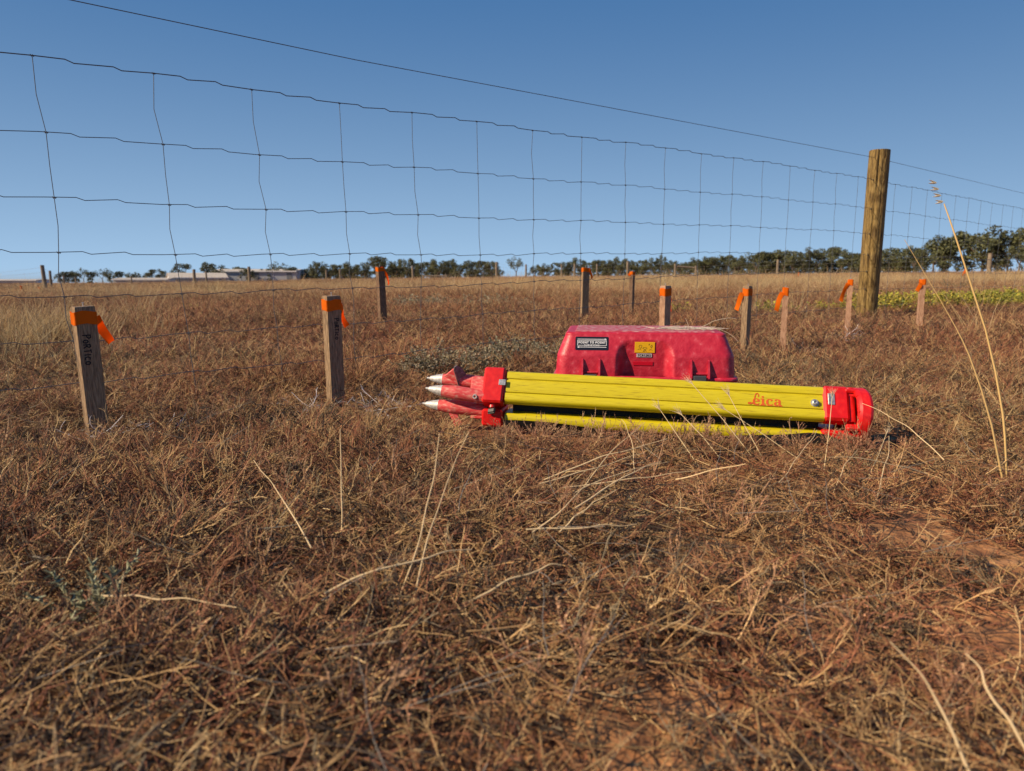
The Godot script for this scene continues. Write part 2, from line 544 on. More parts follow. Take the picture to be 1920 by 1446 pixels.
func bare(x: float, f: float) -> float:       # 1 where soil lies bare
	var b := 0.0
	for s in [[0.62, 1.10, 0.13, 0.07], [0.76, 1.00, 0.17, 0.075], [0.60, 0.80, 0.12, 0.05], [0.16, 0.62, 0.09, 0.04], [2.75, 5.0, 0.55, 0.28], [1.95, 4.95, 0.5, 0.16], [3.9, 5.75, 0.8, 0.22], [0.06, 2.75, 0.1, 0.05], [-0.9, 4.3, 0.5, 0.1], [0.1, 6.3, 0.4, 0.15]]:
		var d := Vector2((x - s[0]) / s[2], (f - s[1]) / s[3]).length()
		b = maxf(b, 1.0 - sm(0.7, 1.3, d))
	return b

func tile_or_fill(f0: float, f1: float, cell: float, keep: float, step: float, size: float, tiles: Array, clumps: Array) -> void:
	var f := f0 + cell * 0.5
	while f - cell * 0.5 < f1:
		var half := 0.8 * f + 0.55 + cell
		var n := int(ceil(half / cell))
		for i in range(-n, n + 1):
			var cx := i * cell
			var clear := true
			for a in 5:
				for b in 5:
					var px := cx + (a - 2) * cell * 0.3
					var pf := f + (b - 2) * cell * 0.3
					if bare(px, pf) > 0.15 or blocked(px, -pf, keep): clear = false
			if clear:
				var p := on_ground(cx + rng.randf_range(-0.03, 0.03) * cell, f + rng.randf_range(-0.03, 0.03) * cell)
				tiles[rng.randi() % tiles.size()].append([p, (rng.randi() % 4) * PI * 0.5 + rng.randf_range(-0.15, 0.15), rng.randf_range(0.98, 1.06), 1.0 + 0.45 * patch.get_noise_2d(cx * 2.5 + 20.0, f * 2.5), tint(cx, f, 0.3), cell * 0.4])
				continue
			var m := int(round(cell / step))
			for a in m:
				for b in m:
					var px := cx + ((a + rng.randf()) / m - 0.5) * cell
					var pf := f + ((b + rng.randf()) / m - 0.5) * cell
					if rng.randf() < bare(px, pf) * 0.88: continue
					if blocked(px, -pf, keep):
						if not blocked(px, -pf, keep * 0.3): clumps[rng.randi() % clumps.size()].append([on_ground(px, pf) + Vector3(0, -0.004, 0), rng.randf() * TAU, rng.randf_range(0.42, 0.55) * size, 0.8, tint(px, pf)])
						continue
					clumps[rng.randi() % clumps.size()].append([on_ground(px, pf) + Vector3(0, -0.002, 0), rng.randf() * TAU, rng.randf_range(0.8, 1.15) * size, 1.0 + 0.45 * patch.get_noise_2d(px * 2.5 + 20.0, pf * 2.5), tint(px, pf)])
		f += cell

func scatter_weeds() -> void:
	# nearest ground: wide tiles of tangle where nothing stands, small clumps round the things and bare spots
	var V := [[], [], [], [], [], []]
	var T := [[], [], [], [], []]
	rng.seed = 101
	tile_or_fill(0.36, 3.1, 0.36, 0.07, 0.098, 0.85, T, V)
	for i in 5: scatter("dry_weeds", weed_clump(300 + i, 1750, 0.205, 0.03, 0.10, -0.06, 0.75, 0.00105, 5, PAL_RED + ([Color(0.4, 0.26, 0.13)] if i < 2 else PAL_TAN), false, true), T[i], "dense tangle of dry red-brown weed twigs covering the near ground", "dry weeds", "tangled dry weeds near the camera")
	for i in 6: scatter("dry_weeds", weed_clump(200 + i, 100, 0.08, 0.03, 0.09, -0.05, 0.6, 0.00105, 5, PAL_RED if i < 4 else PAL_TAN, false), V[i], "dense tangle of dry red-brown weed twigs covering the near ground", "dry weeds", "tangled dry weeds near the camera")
	# upright knobbly twigs along the near side of the tripod and here and there
	var U := [[], [], []]
	rng.seed = 111
	for i in 95:
		var s := rng.randf_range(0.22, 1.2)
		var q := 0.085 + absf(rng.randfn(0.0, 0.06))
		U[rng.randi() % 3].append([on_ground(-0.248 + s * 0.988 - q * 0.156, 1.93 - s * 0.156 - q * 0.988), rng.randf() * TAU, rng.randf_range(0.35, 0.85), 1.0, tint(s, q)])
	for i in 110:
		var f := rng.randf_range(0.6, 3.0)
		var px := rng.randf_range(-0.8, 0.8) * f
		if blocked(px, -f, 0.03) or bare(px, f) > 0.4: continue
		U[rng.randi() % 3].append([on_ground(px, f), rng.randf() * TAU, rng.randf_range(0.6, 1.0), 1.0, tint(px, f)])
	for i in 3: scatter("upright_twigs", weed_clump(220 + i, 7, 0.02, 0.06, 0.105, 0.7, 1.45, 0.001, 6, [Color(0.3, 0.16, 0.09), Color(0.36, 0.22, 0.125), Color(0.25, 0.115, 0.065)]), U[i], "upright knobbly pinkish-brown dry twigs standing in front of the tripod", "dry weeds", "upright dry twigs")
	# loose straw
	var S := [[], []]
	rng.seed = 121
	for i in 420:
		var f := rng.randf_range(0.4, 3.4)
		var px := rng.randf_range(-0.85, 0.85) * f
		if blocked(px, -f, 0.1): continue
		S[rng.randi() % 2].append([on_ground(px, f) + Vector3(0, rng.randf_range(0.0, 0.03), 0), rng.randf() * TAU, rng.randf_range(0.7, 1.1), 1.0, tint(px, f)])
	for i in 2: scatter("straw_litter", straw_litter(230 + i, 9, 0.12, PAL_TAN + [Color(0.45, 0.33, 0.18), Color(0.3, 0.27, 0.22)]), S[i], "loose dry straw lying flat among the weeds", "straw", "loose straw on the ground")
	# middle ground
	var Q := [[], [], [], [], [], []]
	var R := [[], [], []]
	rng.seed = 131
	tile_or_fill(3.15, 13.5, 0.8, 0.11, 0.17, 1.0, R, Q)
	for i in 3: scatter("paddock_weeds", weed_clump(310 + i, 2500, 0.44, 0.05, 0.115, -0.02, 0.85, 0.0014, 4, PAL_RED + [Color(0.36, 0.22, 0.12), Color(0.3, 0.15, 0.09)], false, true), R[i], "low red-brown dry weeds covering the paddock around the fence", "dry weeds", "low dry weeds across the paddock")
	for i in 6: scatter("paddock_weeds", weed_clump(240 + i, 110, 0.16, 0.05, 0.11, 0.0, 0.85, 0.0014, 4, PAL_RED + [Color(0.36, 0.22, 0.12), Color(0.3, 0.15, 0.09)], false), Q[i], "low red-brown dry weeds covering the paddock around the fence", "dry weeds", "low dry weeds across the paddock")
	# straw grass, thicker with distance
	var G := [[], [], []]
	rng.seed = 141
	for i in 6800:
		var f := 3.2 + 22.0 * pow(rng.randf(), 0.75)
		var px := rng.randf_range(-0.85, 0.85) * f
		var den := 0.06 + 0.94 * sm(6.0, 18.0, f)
		den *= (1.0 if px > -0.1 * f else 0.55) * (0.45 + 0.55 * sm(-0.25, 0.35, patch.get_noise_2d(px * 0.6, f * 0.6)))
		if rng.randf() > den or bare(px, f) > 0.3 or blocked(px, -f, 0.15): continue
		G[rng.randi() % 3].append([on_ground(px, f), rng.randf() * TAU, rng.randf_range(0.6, 1.15) * lerpf(1.0, 1.35, sm(8.0, 16.0, f)), rng.randf_range(0.7, 1.1), tint(px, f)])
	for i in 190:       # sprawling straw mound at the left of the fence
		var px := rng.randfn(-2.75, 0.42)
		var f := rng.randfn(3.75, 0.42)
		if px > -1.85 or f < 2.9: continue
		G[i % 3].append([on_ground(px, f), rng.randf() * TAU, rng.randf_range(0.55, 0.85), rng.randf_range(0.8, 1.1), tint(px, f) * 0.9])
	for i in 3: scatter("straw_grass", grass_tuft(250 + i, 22, 0.09, 0.14, 0.4, 0.55, 0.0013, PAL_STRAW), G[i], "pale dry grass standing in tufts across the paddock", "grass", "dry grass tufts")
	# far field
	var H := [[], [], []]
	rng.seed = 151
	for i in 900:
		var f := 11.0 + 70.0 * pow(rng.randf(), 1.3)
		var px := rng.randf_range(-0.85, 0.85) * f
		var t := tint(px * 0.3, f * 0.3)
		H[rng.randi() % 3].append([on_ground(px, f), rng.randf() * TAU, rng.randf_range(0.8, 1.2) * lerpf(0.7, 1.4, sm(12.0, 60.0, f)), rng.randf_range(0.5, 0.9) * lerpf(0.7, 1.0, sm(10.0, 30.0, f)), t])
	for i in 260:
		var f := 80.0 + 190.0 * pow(rng.randf(), 1.2)
		var px := rng.randf_range(-0.85, 0.85) * f
		H[rng.randi() % 3].append([on_ground(px, f), rng.randf() * TAU, rng.randf_range(2.2, 3.6), rng.randf_range(0.3, 0.45), tint(px * 0.1, f * 0.1)])
	for i in 3: scatter("field_grass", grass_tuft(260 + i, 2600, 2.2, 0.12, 0.42, 0.35, 0.004, PAL_FIELD), H[i], "tan dry grass of the far paddock below the tree line", "grass", "far dry grass")

# ---------------------------------------------------------------- pegs
func ribbon(mb: MB, pts: Array, wid: Array) -> void:
	# pts: path, wid: half-width vectors; two crossing rows make a thin strip
	var r0 := PackedVector3Array(); var r1 := PackedVector3Array(); var rm := PackedVector3Array()
	for i in pts.size():
		r0.append(pts[i] - wid[i]); r1.append(pts[i] + wid[i])
		rm.append(pts[i] + (wid[i] as Vector3).cross(Vector3(0.3, -0.9, 0.2)) * 0.15)
	mb.grid([r0, rm, r1])

const LETTERS := {
	"P": [[[0, 0], [0.02, 1]], [[0, 0.95], [0.45, 1.0], [0.6, 0.78], [0.45, 0.55], [0.05, 0.48]]],
	"O": [[[0.3, 0.62], [0.05, 0.5], [0.02, 0.2], [0.25, 0.0], [0.5, 0.12], [0.55, 0.45], [0.3, 0.62]]],
	"R": [[[0, 0], [0.02, 0.85]], [[0, 0.82], [0.42, 0.85], [0.52, 0.65], [0.35, 0.45], [0.05, 0.42]], [[0.22, 0.43], [0.6, 0.0]]],
	"T": [[[0.3, 0], [0.3, 0.85]], [[0, 0.84], [0.65, 0.87]]],
	"I": [[[0.1, 0], [0.12, 0.8]]],
	"C": [[[0.5, 0.6], [0.2, 0.66], [0.02, 0.35], [0.15, 0.05], [0.5, 0.05]]],
}

func handwriting(word: String, lh: float, o: Vector3, along: Vector3, up: Vector3, parent: Node) -> void:
	var mb := MB.new()
	var x := 0.0
	var nrm := along.cross(up).normalized()
	for ch in word:
		for st in LETTERS[ch]:
			for i in st.size() - 1:
				var a: Vector3 = o + along * (x + st[i][0] * lh * 0.72) + up * st[i][1] * lh
				var b: Vector3 = o + along * (x + st[i + 1][0] * lh * 0.72) + up * st[i + 1][1] * lh
				var t := (b - a).normalized()
				var w := t.cross(nrm) * 0.0014
				mb.quad(a - w - t * 0.0006, b - w + t * 0.0006, b + w + t * 0.0006, a + w - t * 0.0006)
		x += lh * (0.34 if ch == "I" else 0.63)
	part("handwriting", mb, M.ink, parent)

func peg(x: float, f: float, height: float, az: float, lean: Vector2, wood: Material, side: float, label: String, tail_len := 0.07, band0 := 0.012, band1 := 0.045) -> Node3D:
	var p := on_ground(x, f)
	var t := thing("survey_peg", p, deg_to_rad(az), label, "peg", "timber survey pegs")
	t.rotation = Vector3(lean.x, deg_to_rad(az), lean.y)
	var W := 0.05
	var D := 0.027
	var mb := MB.new()
	# a sawn stake with slightly uneven edges and a driven top
	var rows := [-0.09, 0.0, height * 0.33, height * 0.66, height - 0.004, height]
	rng.seed = int(x * 1000.0) + 7777
	var rings := []
	for i in rows.size():
		var g := 0.0015 if i == rows.size() - 1 else 0.0
		var r := []
		for q in [[-1, -1], [1, -1], [1, 1], [-1, 1]]:
			r.append(Vector3(q[0] * (W * 0.5 - g) + rng.randf_range(-0.0007, 0.0007), rows[i] + (rng.randf_range(-0.001, 0.001) if i == 5 else 0.0), q[1] * (D * 0.5 - g) + rng.randf_range(-0.0006, 0.0006)))
		rings.append(r)
	for i in rows.size() - 1:
		for j in 4:
			var k := (j + 1) % 4
			mb.face_out([rings[i][j], rings[i][k], rings[i + 1][k], rings[i + 1][j]], Vector3(0, rows[i], 0))
	mb.face_out(rings[5].duplicate(), Vector3(0, 0, 0))
	part("stake", mb, wood, t)
	# nail in the top
	mb = MB.new()
	var nx := rng.randf_range(-0.006, 0.006)
	mb.rod(Vector3(nx, height - 0.005, 0), Vector3(nx, height + 0.009, 0), 0.0013, 0.0013, 8)
	mb.rod(Vector3(nx, height + 0.009, 0), Vector3(nx, height + 0.0105, 0), 0.003, 0.0028, 10)
	part("nail", mb, M.steel, t)
	# tape band with small wrinkles
	mb = MB.new()
	var brows := []
	for i in 7:
		var yy := height - lerpf(band1, band0, i / 6.0)
		var row := PackedVector3Array()
		var per := []
		for e in 6: per.append(Vector2(lerpf(W * 0.5, -W * 0.5, e / 6.0), -D * 0.5))
		for e in 4: per.append(Vector2(-W * 0.5, lerpf(-D * 0.5, D * 0.5, e / 4.0)))
		for e in 6: per.append(Vector2(lerpf(-W * 0.5, W * 0.5, e / 6.0), D * 0.5))
		for e in 4: per.append(Vector2(W * 0.5, lerpf(D * 0.5, -D * 0.5, e / 4.0)))
		for e in per.size():
			var q: Vector2 = per[e]
			var o := q.normalized() * (0.0012 + rng.randf_range(0.0, 0.0011))
			var wy := 0.0022 * sin(e * 0.9 + x * 20.0) + rng.randf_range(-0.0007, 0.0007)
			row.append(Vector3(q.x + o.x, yy + wy, q.y + o.y))
		row.reverse()
		brows.append(row)
	mb.grid(brows, true)
	var band := part("flagging_tape", mb, M.tape, t)
	# loose tail of the tape
	mb = MB.new()
	var pts := []
	var wid := []
	var away := Vector3(1, 0, -0.12) if side > 0.0 else Vector3(-0.3, 0, -1).normalized()
	var start := Vector3(W * 0.5 + 0.001, height - (band0 + band1) * 0.5, 0.0) if side > 0.0 else Vector3(-W * 0.5 - 0.001, height - (band0 + band1) * 0.5 - 0.004, -D * 0.5)
	var cross_ := away.cross(Vector3.UP)
	for i in 11:
		var a := i / 10.0
		pts.append(start + away * tail_len * (0.05 * sin(minf(1.0, a * 3.0) * PI * 0.5) + (0.42 if side > 0.0 else 0.26) * a) + Vector3(0, -tail_len * a, 0) + cross_ * 0.006 * sin(a * 5.0 + x * 9.0))
		wid.append((away * 0.85 + Vector3(0, 0.42, 0) + cross_ * 0.35 * sin(a * 3.0 + x * 5.0)).normalized() * 0.0115)
	ribbon(mb, pts, wid)
	part("tape_tail", mb, M.tape, band)
	blockers.append([x, -f, 0.0])
	return t

# ---------------------------------------------------------------- fence
const FX := -1.336
const FF := 2.113
const DX := 0.767
const DF := 0.642
const WIRES := [1.021, 0.815, 0.635, 0.4815, 0.356, 0.225, 0.096, 0.01]

func fence_at(t: float, y: float) -> Vector3:
	var r := 0.105 * sm(-0.5, 5.4, t)
	return Vector3(FX + DX * t, y + r, -(FF + DF * t))

func round_post(h: float, r: float, seed_: int) -> MB:
	rng.seed = seed_
	var fn := FastNoiseLite.new()
	fn.seed = seed_; fn.frequency = 1.0
	var mb := MB.new()
	var rows := []
	var N := 72
	for i in 29:
		var y := lerpf(-0.25, h, i / 28.0)
		var row := PackedVector3Array()
		for j in N:
			var a := TAU * j / N
			var rr := r * (1.0 + 0.035 * fn.get_noise_3d(cos(a) * 1.2, y * 2.0, sin(a) * 1.2))
			var crack := absf(wrapf(a - 2.5 - 0.06 * sin(y * 4.0), -PI, PI))
			rr -= 0.013 * exp(-pow(crack / 0.05, 2.0))
			var crack2 := absf(wrapf(a - 1.85 + 0.12 * sin(y * 3.0 + 1.0), -PI, PI))
			rr -= 0.0035 * exp(-pow(crack2 / 0.05, 2.0)) * sm(0.1, 0.5, y)
			row.append(Vector3(cos(a) * rr, y, sin(a) * rr))
		row.reverse()
		rows.append(row)
	var top := PackedVector3Array()
	for p in rows[28]: top.append(Vector3(p.x * 0.96, h + 0.004, p.z * 0.96))
	rows.append(top)
	mb.grid(rows, true)
	for j in N:
		mb.tri(top[(j + 1) % N], top[j], Vector3(0, h + 0.005, 0))
	return mb

func main_fence() -> void:
	var t0 := -3.1
	var t1 := 11.6
	var root := thing("wire_fence", Vector3.ZERO, 0.0, "galvanised mesh wire fence with a thick round timber post running back to the right", "fence")
	for w in WIRES.size():
		rng.seed = 500 + w
		var mb := MB.new()
		var pts := PackedVector3Array()
		var rr := PackedFloat32Array()
		var ends: bool = w == 0 or w == WIRES.size() - 1
		var r := 0.0016 if ends else 0.00125
		var k := int(t0 / 0.31)
		while k * 0.31 < t1:
			var t := k * 0.31
			var sag := 0.003 * sin(k * 1.7 + w)
			pts.append(fence_at(t, WIRES[w] + sag))
			for q in [0.31, 0.67]:      # tension crimps between the stays
				var c: float = t + 0.31 * (q + rng.randf_range(-0.03, 0.03))
				pts.append(fence_at(c - 0.011, WIRES[w] + sag + 0.0035))
				pts.append(fence_at(c + 0.011, WIRES[w] + sag - 0.004))
			k += 1
		for p in pts: rr.append(r)
		mb.tube(pts, rr, 6, Color(1, 1, 1), Color(1, 1, 1), false)
		part("line_wire", mb, M.wire, root)
	var mb2 := MB.new()
	mb2.tube(PackedVector3Array([fence_at(t0, 1.184), fence_at(1.0, 1.177), fence_at(5.17, 1.178), fence_at(8.4, 1.176), fence_at(t1, 1.18)]), PackedFloat32Array([0.0014, 0.0014, 0.0014, 0.0014, 0.0014]), 6)
	part("plain_wire", mb2, M.wire, root)
	var k0 := int(t0 / 0.31) + 1
	for k in range(k0, 37):
		rng.seed = 600 + k
		var mb := MB.new()
		var pts := PackedVector3Array()
		var rr := PackedFloat32Array()
		var shift := rng.randf_range(-0.012, 0.012)
		var lean := 0.055 * (1.0 - sm(0.0, 3.0, k * 0.31)) - 0.03 * sm(4.0, 7.0, k * 0.31) + rng.randf_range(-0.012, 0.012)
		for w in WIRES.size():
			var dy: float = 1.0 - WIRES[w]
			var t := k * 0.31 + shift * (0.3 + 0.7 * sin(w * 1.3 + k)) + lean * dy
			var sag := 0.003 * sin(k * 1.7 + w)
			var p := fence_at(t, WIRES[w] + sag)
			pts.append(p + Vector3(0.001, 0, 0.001)); rr.append(0.0011)
			if w < WIRES.size() - 1:
				var p2 := fence_at(t + rng.randf_range(-0.006, 0.006), lerpf(WIRES[w], WIRES[w + 1], 0.5))
				pts.append(p2); rr.append(0.0011)
			# the hinge joint: the stay wraps round the line wire
			var wr := PackedVector3Array()
			var wq := PackedFloat32Array()
			for i in 13:
				var a := i * TAU / 6.0
				wr.append(p + Vector3(DX, 0, -DF) * (-0.005 + 0.010 * i / 12.0) + Vector3(DF, 0, DX) * 0.0024 * cos(a) + Vector3(0, 0.0024 * sin(a), 0))
				wq.append(0.0012)
			mb.tube(wr, wq, 4, Color(1, 1, 1), Color(1, 1, 1), false)
		mb.tube(pts, rr, 5, Color(1, 1, 1), Color(1, 1, 1), false)
		part("stay_wire", mb, M.wire, root)
	for q in [[5.2, 1.235, 0.072, 41, 0.045], [-3.1, 1.22, 0.065, 42, 0.0], [11.5, 1.22, 0.065, 43, 0.0]]:
		var mb := round_post(q[1], q[2], q[3])
		var o := part("post", mb, M.post, root)
		var p := fence_at(q[0], 0.0)
		o.position = Vector3(p.x + DF * 0.075, gy(p.x, p.z), p.z + DX * -0.075)
		o.rotation = Vector3(0.01, 0.4, -q[4] * 0.1)
		if q[0] == 5.2:
			o.set_meta("label", "thick round weathered timber fence post with a long split")
			blockers.append([o.position.x, o.position.z, 0.07])
		for w in [0, 1, 2, 3, 4, 5]:        # staples
			mb = MB.new()
			var sp := fence_at(q[0], WIRES[w])
			mb.rod(sp + Vector3(-0.004, 0.004, 0.003), sp + Vector3(0.006, 0.006, -0.012), 0.0018, 0.0018, 5)
			mb.rod(sp + Vector3(-0.004, -0.004, 0.003), sp + Vector3(0.006, -0.006, -0.012), 0.0018, 0.0018, 5)
			mb.rod(sp + Vector3(-0.004, 0.005, 0.003), sp + Vector3(-0.004, -0.005, 0.003), 0.0018, 0.0018, 5)
			part("staple", mb, M.wire, root)

func far_fence(posts: Array, label: String, rails := []) -> void:
	# posts: [x, f, height, radius, lean]
	var root := thing("paddock_fence", Vector3.ZERO, 0.0, label, "fence", "far paddock fences")
	var tops := []
	for i in posts.size():
		var q: Array = posts[i]
		var p := on_ground(q[0], q[1])
		var mb := MB.new()
		mb.tube(PackedVector3Array([Vector3(0, -0.3, 0), Vector3(0, q[2] * 0.6, 0), Vector3(0, q[2], 0)]), PackedFloat32Array([q[3] * 1.05, q[3], q[3] * 0.95]), 10)
		var o := part("post", mb, M.far_post, root)
		o.position = p
		o.rotation.z = q[4]
		tops.append(p)
	for w in [0.15, 0.4, 0.65, 0.9, 1.1]:
		var mb := MB.new()
		var pts := PackedVector3Array()
		var rr := PackedFloat32Array()
		for i in tops.size():
			pts.append(tops[i] + Vector3(0, w * posts[i][2] / 1.2, 0.08)); rr.append(0.003)
		mb.tube(pts, rr, 4)
		part("wire", mb, M.far_wire, root)
	for r in rails:
		var mb := MB.new()
		mb.rod(tops[r[0]] + Vector3(0, posts[r[0]][2] * 0.86, 0), tops[r[1]] + Vector3(0, posts[r[1]][2] * 0.86, 0), 0.05, 0.05, 8)
		part("rail", mb, M.far_post, root)

# ---------------------------------------------------------------- tripod
func tripod() -> void:
	var yaw := atan2(-0.156, 0.988)
	var root := thing("surveying_tripod", Vector3(-0.248, 0.0, -1.93), yaw, "folded yellow and red surveying tripod lying on the dry weeds", "tripod")
	root.position.y = 0.012
	root.rotation.z = -0.030
	# frame of a leg: centre of its outer face, the outward normal and the direction across the leg
	var nA := Vector3(0, 0.5, 0.866)
	var uA := Vector3(0, 0.866, -0.5)
	var cA := Vector3(0, 0.127, 0.027)
	var legs := [
		[cA, nA, uA, "near"],
		[Vector3(0, 0.120, -0.030), Vector3(0, 0.5, -0.866), Vector3(0, 0.866, 0.5), "rear"],
		[Vector3(0, 0.025, -0.007), Vector3(0, -1, 0), Vector3(0, 0, 1), "under"],
	]
	# yellow ribbed section: two round edges, a groove, a flat web
	var prof := PackedVector2Array()
	prof.append(Vector2(-0.040, -0.030))
	prof.append(Vector2(0.040, -0.030))
	for i in 11:    # upper round edge, from its inner side up to the outer face
		var a := -PI * 0.5 + i / 10.0 * PI * 1.0
		prof.append(Vector2(0.040 + 0.0130 * cos(a), -0.0145 + 0.0155 * sin(a)))
	prof.append(Vector2(0.0335, 0.0004)); prof.append(Vector2(0.0265, -0.0006)); prof.append(Vector2(0.0235, -0.0042)); prof.append(Vector2(0.0215, -0.0042))
	prof.append(Vector2(0.0190, -0.0012)); prof.append(Vector2(-0.0160, -0.0012)); prof.append(Vector2(-0.0185, -0.0024)); prof.append(Vector2(-0.0190, -0.0064))
	prof.append(Vector2(-0.0212, -0.0064)); prof.append(Vector2(-0.0217, -0.0020)); prof.append(Vector2(-0.0260, 0.0010)); prof.append(Vector2(-0.0330, 0.0012))
	for i in 10:
		var a := PI * 0.5 + i / 10.0 * PI
		prof.append(Vector2(-0.040 + 0.0130 * cos(a), -0.0145 + 0.0155 * sin(a)))
	for i in prof.size(): prof[i] = Vector2(prof[i].x * 0.85, prof[i].y)
	for lg in legs:
		var c: Vector3 = lg[0]
		var nn: Vector3 = lg[1]
		var u: Vector3 = lg[2]
		var x0 := 0.236
		var mb := MB.new()
		mb.extrude(prof, c + Vector3(x0, 0, 0), Vector3.RIGHT, u, nn, 1.028 - x0, 40.0)
		var leg := part("leg", mb, M.yellow, root)
		var bas := Basis(Vector3.RIGHT, u, nn)
		# inner sliding bar seen between clamp and foot
		mb = MB.new()
		mb.box(c + Vector3(0.19, 0, 0) - nn * 0.016, Vector3(0.10, 0.05, 0.02), bas, 0.003)
		part("sliding_section", mb, M.red_worn, leg)
		# clamp round the leg
		mb = MB.new()
		var ub := 0.0 if lg[3] != "under" else 0.0
		mb.box(c + Vector3(0.203, 0, 0) - nn * 0.016 + u * ub, Vector3(0.056, 0.099, 0.046), bas, 0.005)
		var cl := part("clamp", mb, M.red, leg)
		mb = MB.new()
		mb.box(c + Vector3(0.226, 0.0, 0) + u * 0.006 + nn * 0.0075, Vector3(0.018, 0.016, 0.002), bas, 0.0006)
		part("clamp_plate", mb, M.steel, cl)
		# wing screw under the clamp
		mb = MB.new()
		var kb := c + Vector3(0.203, 0, 0) - nn * 0.014 - u * 0.0495
		mb.lathe([[0.0, 0.0], [0.0, 0.0085], [0.010, 0.008], [0.011, 0.0]], Transform3D(Basis(-u, nn, Vector3.RIGHT), kb), 16)
		part("screw_boss", mb, M.red, cl)
		mb = MB.new()
		var sp := Basis(-u, 0.5)
		mb.box(kb - u * 0.017, Vector3(0.024, 0.014, 0.008), sp * bas, 0.003)
		mb.box(kb - u * 0.0245 , Vector3(0.022, 0.003, 0.0045), sp * bas, 0.001)
		part("wing_screw", mb, M.black, cl)
		# foot
		var fc: Vector3
		var fy: float
		if lg[3] == "near": fc = Vector3(0.185, 0.094, 0.034); fy = 0.016
		elif lg[3] == "rear": fc = Vector3(0.185, 0.121, -0.036); fy = 0.006
		else: fc = Vector3(0.185, 0.053, 0.006); fy = 0.010
		var tip := Vector3(0.020 if lg[3] == "near" else 0.004, fc.y + fy, fc.z)
		var ax := (fc - tip).normalized()
		var fb := Basis(ax, ax.cross(Vector3.BACK).normalized() * -1.0, ax.cross(ax.cross(Vector3.BACK)).normalized())
		var ft := Transform3D(fb, tip)
		var len_ := (fc - tip).length()
		mb = MB.new()
		mb.lathe([[0.046, 0.0150], [0.052, 0.0158], [0.085, 0.0195], [0.125, 0.0185], [len_, 0.0172], [len_, 0.0]], ft, 24)
		var foot := part("foot", mb, M.red_worn, leg)
		mb = MB.new()
		mb.lathe([[0.0, 0.0], [0.001, 0.0028], [0.009, 0.0034], [0.0105, 0.0062], [0.03, 0.0118], [0.0462, 0.0152]], ft, 20)
		part("spike", mb, M.tip, foot)
		if lg[3] == "near":
			mb = MB.new()
			var bp := Vector3(0.158, fc.y + 0.004, fc.z + 0.0172)
			mb.lathe([[0.0, 0.0062], [0.003, 0.006], [0.003, 0.0035], [0.0005, 0.003], [0.0005, 0.0]], Transform3D(Basis(Vector3.BACK, Vector3.UP, Vector3.LEFT), bp), 16)
			part("rivet", mb, M.tip, foot)
		if lg[3] == "rear":     # tread plate that is stepped on, with its gusset
			mb = MB.new()
			var o := Vector3(0.103, fc.y + 0.004, fc.z + 0.014)
			var e1 := Vector3(-0.10, 0.97, 0.22).normalized()
			var e2 := Vector3(0.72, 0.02, -0.69).normalized()
			var e3 := e1.cross(e2).normalized()
			var sil := []
			for q in [[-0.030, 0.002], [-0.010, -0.010], [0.034, -0.017], [0.042, -0.014], [0.046, -0.006], [0.040, 0.006], [0.022, 0.018], [0.0, 0.020], [-0.018, 0.012]]: sil.append(o + e1 * q[0] + e2 * q[1])
			for s in [-1.0, 1.0]:
				var f2 := []
				for p in sil: f2.append(p + e3 * 0.002 * s)
				mb.face_out(f2, o)
			for i in sil.size():
				var j := (i + 1) % sil.size()
				mb.face_out([sil[i] + e3 * 0.002, sil[j] + e3 * 0.002, sil[j] - e3 * 0.002, sil[i] - e3 * 0.002], o)
			part("tread_plate", mb, M.dark_steel, foot)
			mb = MB.new()
			var g0 := o + Vector3(-0.045, 0.012, 0.004)
			var g1 := o + e1 * 0.038 - e2 * 0.015
			var g2 := o - e1 * 0.012 - e2 * 0.008
			var gz := Vector3(0.002, 0, 0.0016)
			mb.face_out([g0 + gz, g1 + gz, g2 + gz], g0 - gz)
			mb.face_out([g0 - gz, g1 - gz, g2 - gz], g0 + gz)
			mb.face_out([g0 + gz, g1 + gz, g1 - gz, g0 - gz], g2)
			part("gusset", mb, M.red_worn, foot)
		if lg[3] == "under":    # its tread plate points down into the weeds
			mb = MB.new()
			mb.box(Vector3(0.098, fc.y - 0.022, fc.z + 0.008), Vector3(0.022, 0.05, 0.004), Basis(Vector3(0, 0, 1), 0.45), 0.0015)
			part("tread_plate", mb, M.red_worn, foot)
			mb = MB.new()
			mb.lathe([[0.0, 0.005], [0.009, 0.005], [0.009, 0.0]], Transform3D(Basis(Vector3.UP, Vector3.RIGHT, Vector3.BACK), Vector3(0.152, fc.y + 0.016, fc.z)), 12)
			part("rivet", mb, M.tip, foot)
		# hinge block at the head end
		mb = MB.new()
		mb.box(c + Vector3(1.056, 0, 0) - nn * 0.015, Vector3(0.060, 0.090, 0.040), bas, 0.006)
		var hb := part("hinge_block", mb, M.red, leg)
		mb = MB.new()
		mb.box(c + Vector3(1.044, 0, 0) + u * 0.008 + nn * 0.0055, Vector3(0.016, 0.030, 0.003), bas, 0.001)
		part("hinge_plate", mb, M.steel, hb)
		mb = MB.new()
		mb.rod(c + Vector3(1.092, 0, 0) - nn * 0.014 - u * 0.044, c + Vector3(1.092, 0, 0) - nn * 0.014 + u * 0.044, 0.011, 0.011, 14)
		part("hinge_pin", mb, M.red, hb)
		# clamp bolt: washer, hex nut, socket
		mb = MB.new()
		var bt := Transform3D(Basis(nn, u, Vector3.RIGHT * -1.0), c + Vector3(1.006, 0, 0) - u * 0.002 - nn * 0.0015)
		mb.lathe([[0.0, 0.0098], [0.0022, 0.0096], [0.0022, 0.0068]], bt, 20)
